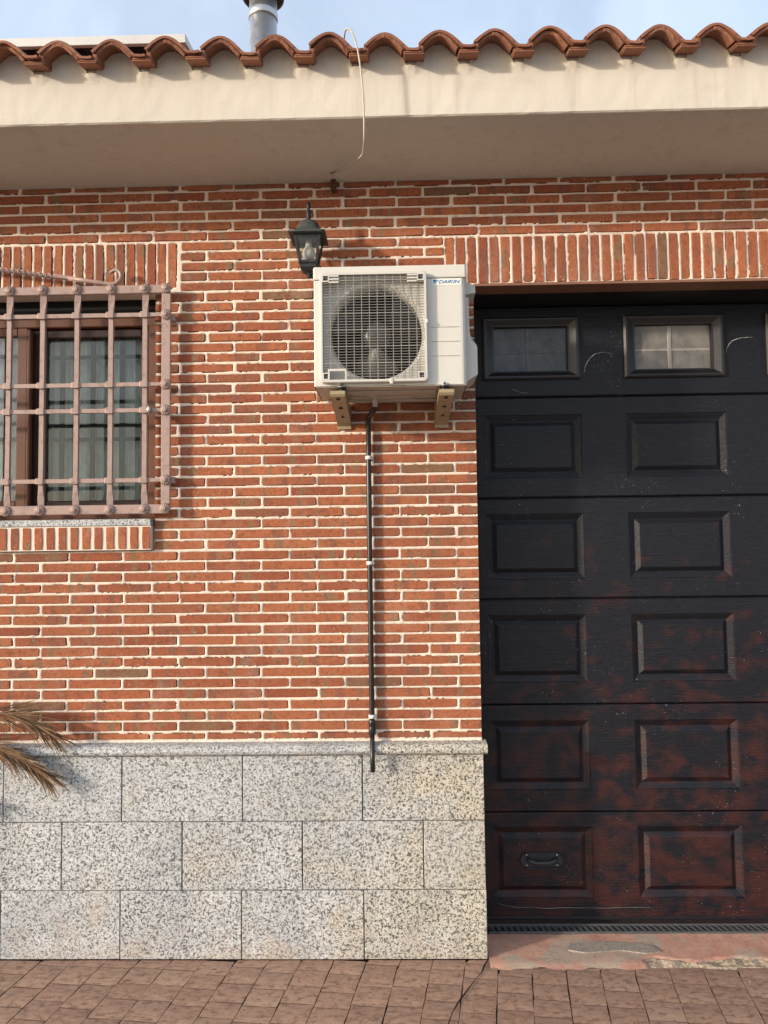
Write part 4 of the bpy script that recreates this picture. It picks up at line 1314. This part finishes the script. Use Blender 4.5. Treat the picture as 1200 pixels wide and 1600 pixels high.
# bell cap: square at the rim turning round towards the top
b = MB(); V = []; n = 32
capp = [(.0805,3.186,0),(.0815,3.189,0),(.080,3.194,0),(.064,3.203,.2),(.055,3.214,.45),(.050,3.228,.7),(.046,3.242,.85),(.038,3.256,1),(.022,3.267,1),(.010,3.271,1)]
for h, z, rd in capp:
    for k in range(n):
        q = 2*math.pi*k/n+math.pi/4
        c, s_ = math.cos(q), math.sin(q); sq = 1/max(abs(c), abs(s_))
        rr_ = h*(sq*(1-rd)+1.06*rd)
        V.append((LX+c*rr_, LY+s_*rr_, z))
b.add(V, [(i*n+k, i*n+(k+1) % n, (i+1)*n+(k+1) % n, (i+1)*n+k) for i in range(len(capp)-1) for k in range(n)], True)
b.add(V[:n], [tuple(reversed(range(n)))]); b.add(V[-n:], [tuple(range(n))])
b.build('cap', LAMPTOP, ln)
MB().lathe([(.0115,3.268),(.0115,3.272),(.010,3.276),(.0098,3.305),(.0135,3.309),(.0135,3.314),(.008,3.317),(.006,3.324),(.009,3.332),(.0105,3.340),(.009,3.348),(.005,3.352),(.004,3.356)], o=(LX,LY,0), n=16).build('top_finial', LAMPM, ln)
TH_, BH, TZ, BZ = .056, .036, 3.184, 3.065
b = MB()
for kx, ky in ((-1,-1),(1,-1),(1,1),(-1,1)):
    b.tube([(LX+kx*TH_, LY+ky*TH_, TZ), (LX+kx*BH, LY+ky*BH, BZ)], .0068, n=4, smooth=False)
for (h, z, t_) in ((TH_-.001, TZ-.005, .007), (BH, BZ+.003, .007)):
    for s_ in (-1, 1):
        b.box(LX-h, LX+h, LY+s_*h-.004, LY+s_*h+.004, z-t_, z+t_); b.box(LX+s_*h-.0042, LX+s_*h+.0042, LY-h, LY+h, z-t_+.0002, z+t_-.0002)
b.build('frame', LAMPM, ln)
for (kx, ky) in ((0,-1),(1,0),(0,1),(-1,0)):
    V = []
    for h, z in ((TH_-.001, TZ-.011), (BH-.001, BZ+.009)):
        for s_ in (-1, 1): V.append((LX+(kx*h if kx else s_*h), LY+(ky*h if ky else s_*h), z))
    MB().add(V, [(0,1,3,2)]).build('glass_pane', LGLASS, ln, recalc=False)
square_loft([(.040,3.064),(.040,3.060),(.037,3.058),(.036,3.045),(.029,3.037),(.020,3.031)], LAMPM, 'base_cup')
MB().lathe([(.010,3.032),(.010,3.028),(.006,3.025),(.006,3.018),(.010,3.013),(.010,3.008),(.005,3.004)], o=(LX,LY,0), n=14).build('bottom_finial', LAMPM, ln)
MB().lathe([(.013,3.184),(.0135,3.160),(.014,3.152),(.017,3.146),(.025,3.132),(.029,3.118),(.0285,3.106),(.023,3.094),(.013,3.087),(.004,3.0855)], o=(LX,LY,0), n=24).build('bulb', BULB, ln)
b = MB().tube([(LX, LY+.02, 3.045), (LX, LY+.05, 3.03), (LX, LY+.085, 3.045), (LX, -.012, 3.085)], .009, n=10)
b.lathe([(.036,0),(.036,.008),(.028,.014)], o=(LX,0,3.09), n=20, ax='Y')
b.build('wall_arm', LAMPM, ln)

# ------------------------------------------------------------------ cable on the eave and old bracket stub
cab = [(.688,-.56,3.800),(.697,-.605,3.803),(.708,-.615,3.802),(.722,-.618,3.788),(.736,-.618,3.748),(.747,-.615,3.70),(.757,-.613,3.62),(.763,-.610,3.54),(.765,-.60,3.46),(.764,-.575,3.395),(.760,-.53,3.385),(.752,-.43,3.408),(.735,-.35,3.432),(.708,-.26,3.462),(.672,-.18,3.482),(.640,-.13,3.492),(.618,-.10,3.500)]
def smooth(P, k=4):
    out = []
    P = [Vector(p) for p in P]
    for i in range(len(P)-1):
        a, b, c, d = P[max(i-1,0)], P[i], P[i+1], P[min(i+2, len(P)-1)]
        for s_ in range(k):
            t = s_/k
            out.append(.5*((2*b)+(c-a)*t+(2*a-5*b+4*c-d)*t*t+(3*b-a-3*c+d)*t**3))
    out.append(P[-1]); return out
MB().tube(smooth(cab), .0033, n=8).build('cable', CABLE, label='thin cream cable hanging from a roof tile and looping back under the eave', cat='cable')
b = MB().box(.583, .609, -.030, -.004, 3.512-.055, 3.506, .002); b.box(.588, .592, -.034, -.004, 3.449, 3.505); b.tube([(.601,-.033,3.505),(.601,-.035,3.452)], .004, n=6); b.tube([(.588,-.09,3.502),(.612,-.105,3.5035)], .0025, n=5)
b.build('bracket_stub', RUST, label='small rusty bracket stub stuck under the eave at the end of the cable', cat='bracket')

# ------------------------------------------------------------------ flue and solar panel on the roof
fl = thing('flue_pipe', 'round galvanised metal flue with dark cap rising above the tiled roof', 'flue')
FX, FYY = .1235, .80
MB().lathe([(.080,4.05),(.080,4.915)], o=(FX,FYY,0), n=32).build('pipe', GALV, fl)
MB().lathe([(.082,4.895),(.085,4.899),(.085,4.925),(.083,4.931),(.083,4.937),(.080,4.94),(.080,5.06)], o=(FX,FYY,0), n=32).build('collar', GALV, fl)
MB().lathe([(.06,5.02),(.110,5.022),(.122,5.03),(.122,5.05),(.06,5.10),(.01,5.12)], o=(FX,FYY,0), n=32).build('cap', BLACKP, fl)
sp = thing('solar_panel', 'dark solar panel in a pale metal frame standing on the roof behind the tiles', 'solar panel')
PXR = -.160; PY0 = .20; PZ0 = 4.349
M = Matrix.Translation((PXR, PY0, PZ0)) @ Matrix.Rotation(R(9), 4, 'X')
b = MB()
b.box(-1.75, 0, 0, .03, -.002, .040, .002, M=M); b.box(-.03, 0, .03, 1.0, 0, .038, .002, M=M); b.box(-1.75, -1.72, .03, 1.0, 0, .038, .002, M=M); b.box(-1.75, 0, 1.0, 1.03, 0, .04, .002, M=M)
b.build('frame', ALU, sp)
MB().box(-1.72, -.03, .03, 1.0, .012, .030, M=M).build('panel', CELL, sp)
b = MB()
for x in (-1.5, -.2):
    for y, h in ((.15, .36), (.85, .28)):
        p = M@Vector((x, y, 0)); b.tube([(p.x, p.y, p.z), (p.x, p.y, p.z-.42)], .015, n=6)
b.build('stand', ALU, sp)

# ------------------------------------------------------------------ dry palm fronds reaching in from the left
pm_ = thing('dry_palm', 'dried brown palm fronds reaching in from the left edge in front of the granite base', 'palm')
b = MB()
tr = []
for i in range(12):
    z = i*.08; tr += [(.13+.012*(i % 2), z), (.145, z+.03)]
b.lathe(tr+[(.08,1.0)], o=(-2.35,-.35,0), n=14)
b.build('trunk', RUST, pm_)
def frond(path, n_leaf, length, spread, start=.15, droop=.3, seed=1, ry=.006):
    rs = random.Random(seed)
    P = smooth(path, 6)
    b = MB(); b.tube(P, [ry*(1-.8*i/len(P)) for i in range(len(P))], n=6)
    N = len(P)
    for i in range(n_leaf):
        t = start+(1-start)*(i/n_leaf)**.9
        f = t*(N-1); k = min(int(f), N-2); p = P[k].lerp(P[k+1], f-k)
        d = (P[k+1]-P[k]).normalized()
        side = d.cross(Vector((0,-1,0))).normalized()*(1 if i % 2 else -1)
        outv = Vector((0,-1,0))
        a = R(rs.uniform(*spread))*(1.15-.55*t)
        dirv = (d*math.cos(a)+side*math.sin(a)*rs.uniform(.6,1.1)+outv*rs.uniform(-.35,.25)).normalized()
        L = length*rs.uniform(.7,1.1)*(1.05-.45*t)
        q = [p]
        cur = p.copy(); dv = dirv.copy()
        for s_ in range(4):
            dv = (dv+Vector((0,0,-droop*.25*rs.uniform(.3,1.2)))).normalized(); cur = cur+dv*L/4
            if cur.y > -.035: cur.y = -.035
            q.append(cur.copy())
        wd = rs.uniform(.0016,.0036)
        wv = dirv.cross(Vector((rs.uniform(-.4,.4),-1,rs.uniform(-.4,.4)))).normalized()
        V = []
        for s_, c in enumerate(q):
            ww = wd*(.5,1,.9,.6,.06)[s_]
            V += [c-wv*ww, c+outv*ww*.5, c+wv*ww]
        Fc = []
        for s_ in range(4): Fc += [(s_*3,s_*3+1,s_*3+4,s_*3+3),(s_*3+1,s_*3+2,s_*3+5,s_*3+4)]
        b.add(V, Fc)
    return b.build('frond', FROND, pm_, recalc=False)
frond([(-2.30,-.30,1.0),(-1.8,-.26,1.17),(-1.35,-.17,1.19),(-.99,-.105,1.10),(-.83,-.10,1.088),(-.745,-.098,1.05),(-.665,-.09,.995)], 150, .23, (12,44), .4, .35, 3)
frond([(-2.30,-.30,.98),(-1.8,-.25,1.08),(-1.38,-.16,1.06),(-1.03,-.10,.97),(-.88,-.10,.93),(-.77,-.095,.875),(-.69,-.09,.82)], 180, .22, (10,44), .4, .5, 5)
frond([(-2.30,-.30,.96),(-1.9,-.25,.94),(-1.5,-.2,.86),(-1.2,-.12,.76),(-1.02,-.10,.69)], 120, .19, (20,45), .3, .5, 9)
for i, (dx, dy, dz) in enumerate(((-1.1,-.1,.5),(-.9,.1,.4),(-1.2,-.2,.2),(-.8,-.25,.3),(-1.0,-.3,.1))):
    p0 = Vector((-2.35,-.35,1.0)); d = Vector((dx,dy,dz))
    frond([p0, p0+d*.5+Vector((0,0,.12)), p0+d*.9+Vector((0,0,.05)), p0+d*1.2+Vector((0,0,-.25))], 90, .28, (20,50), .25, .5, 20+i)
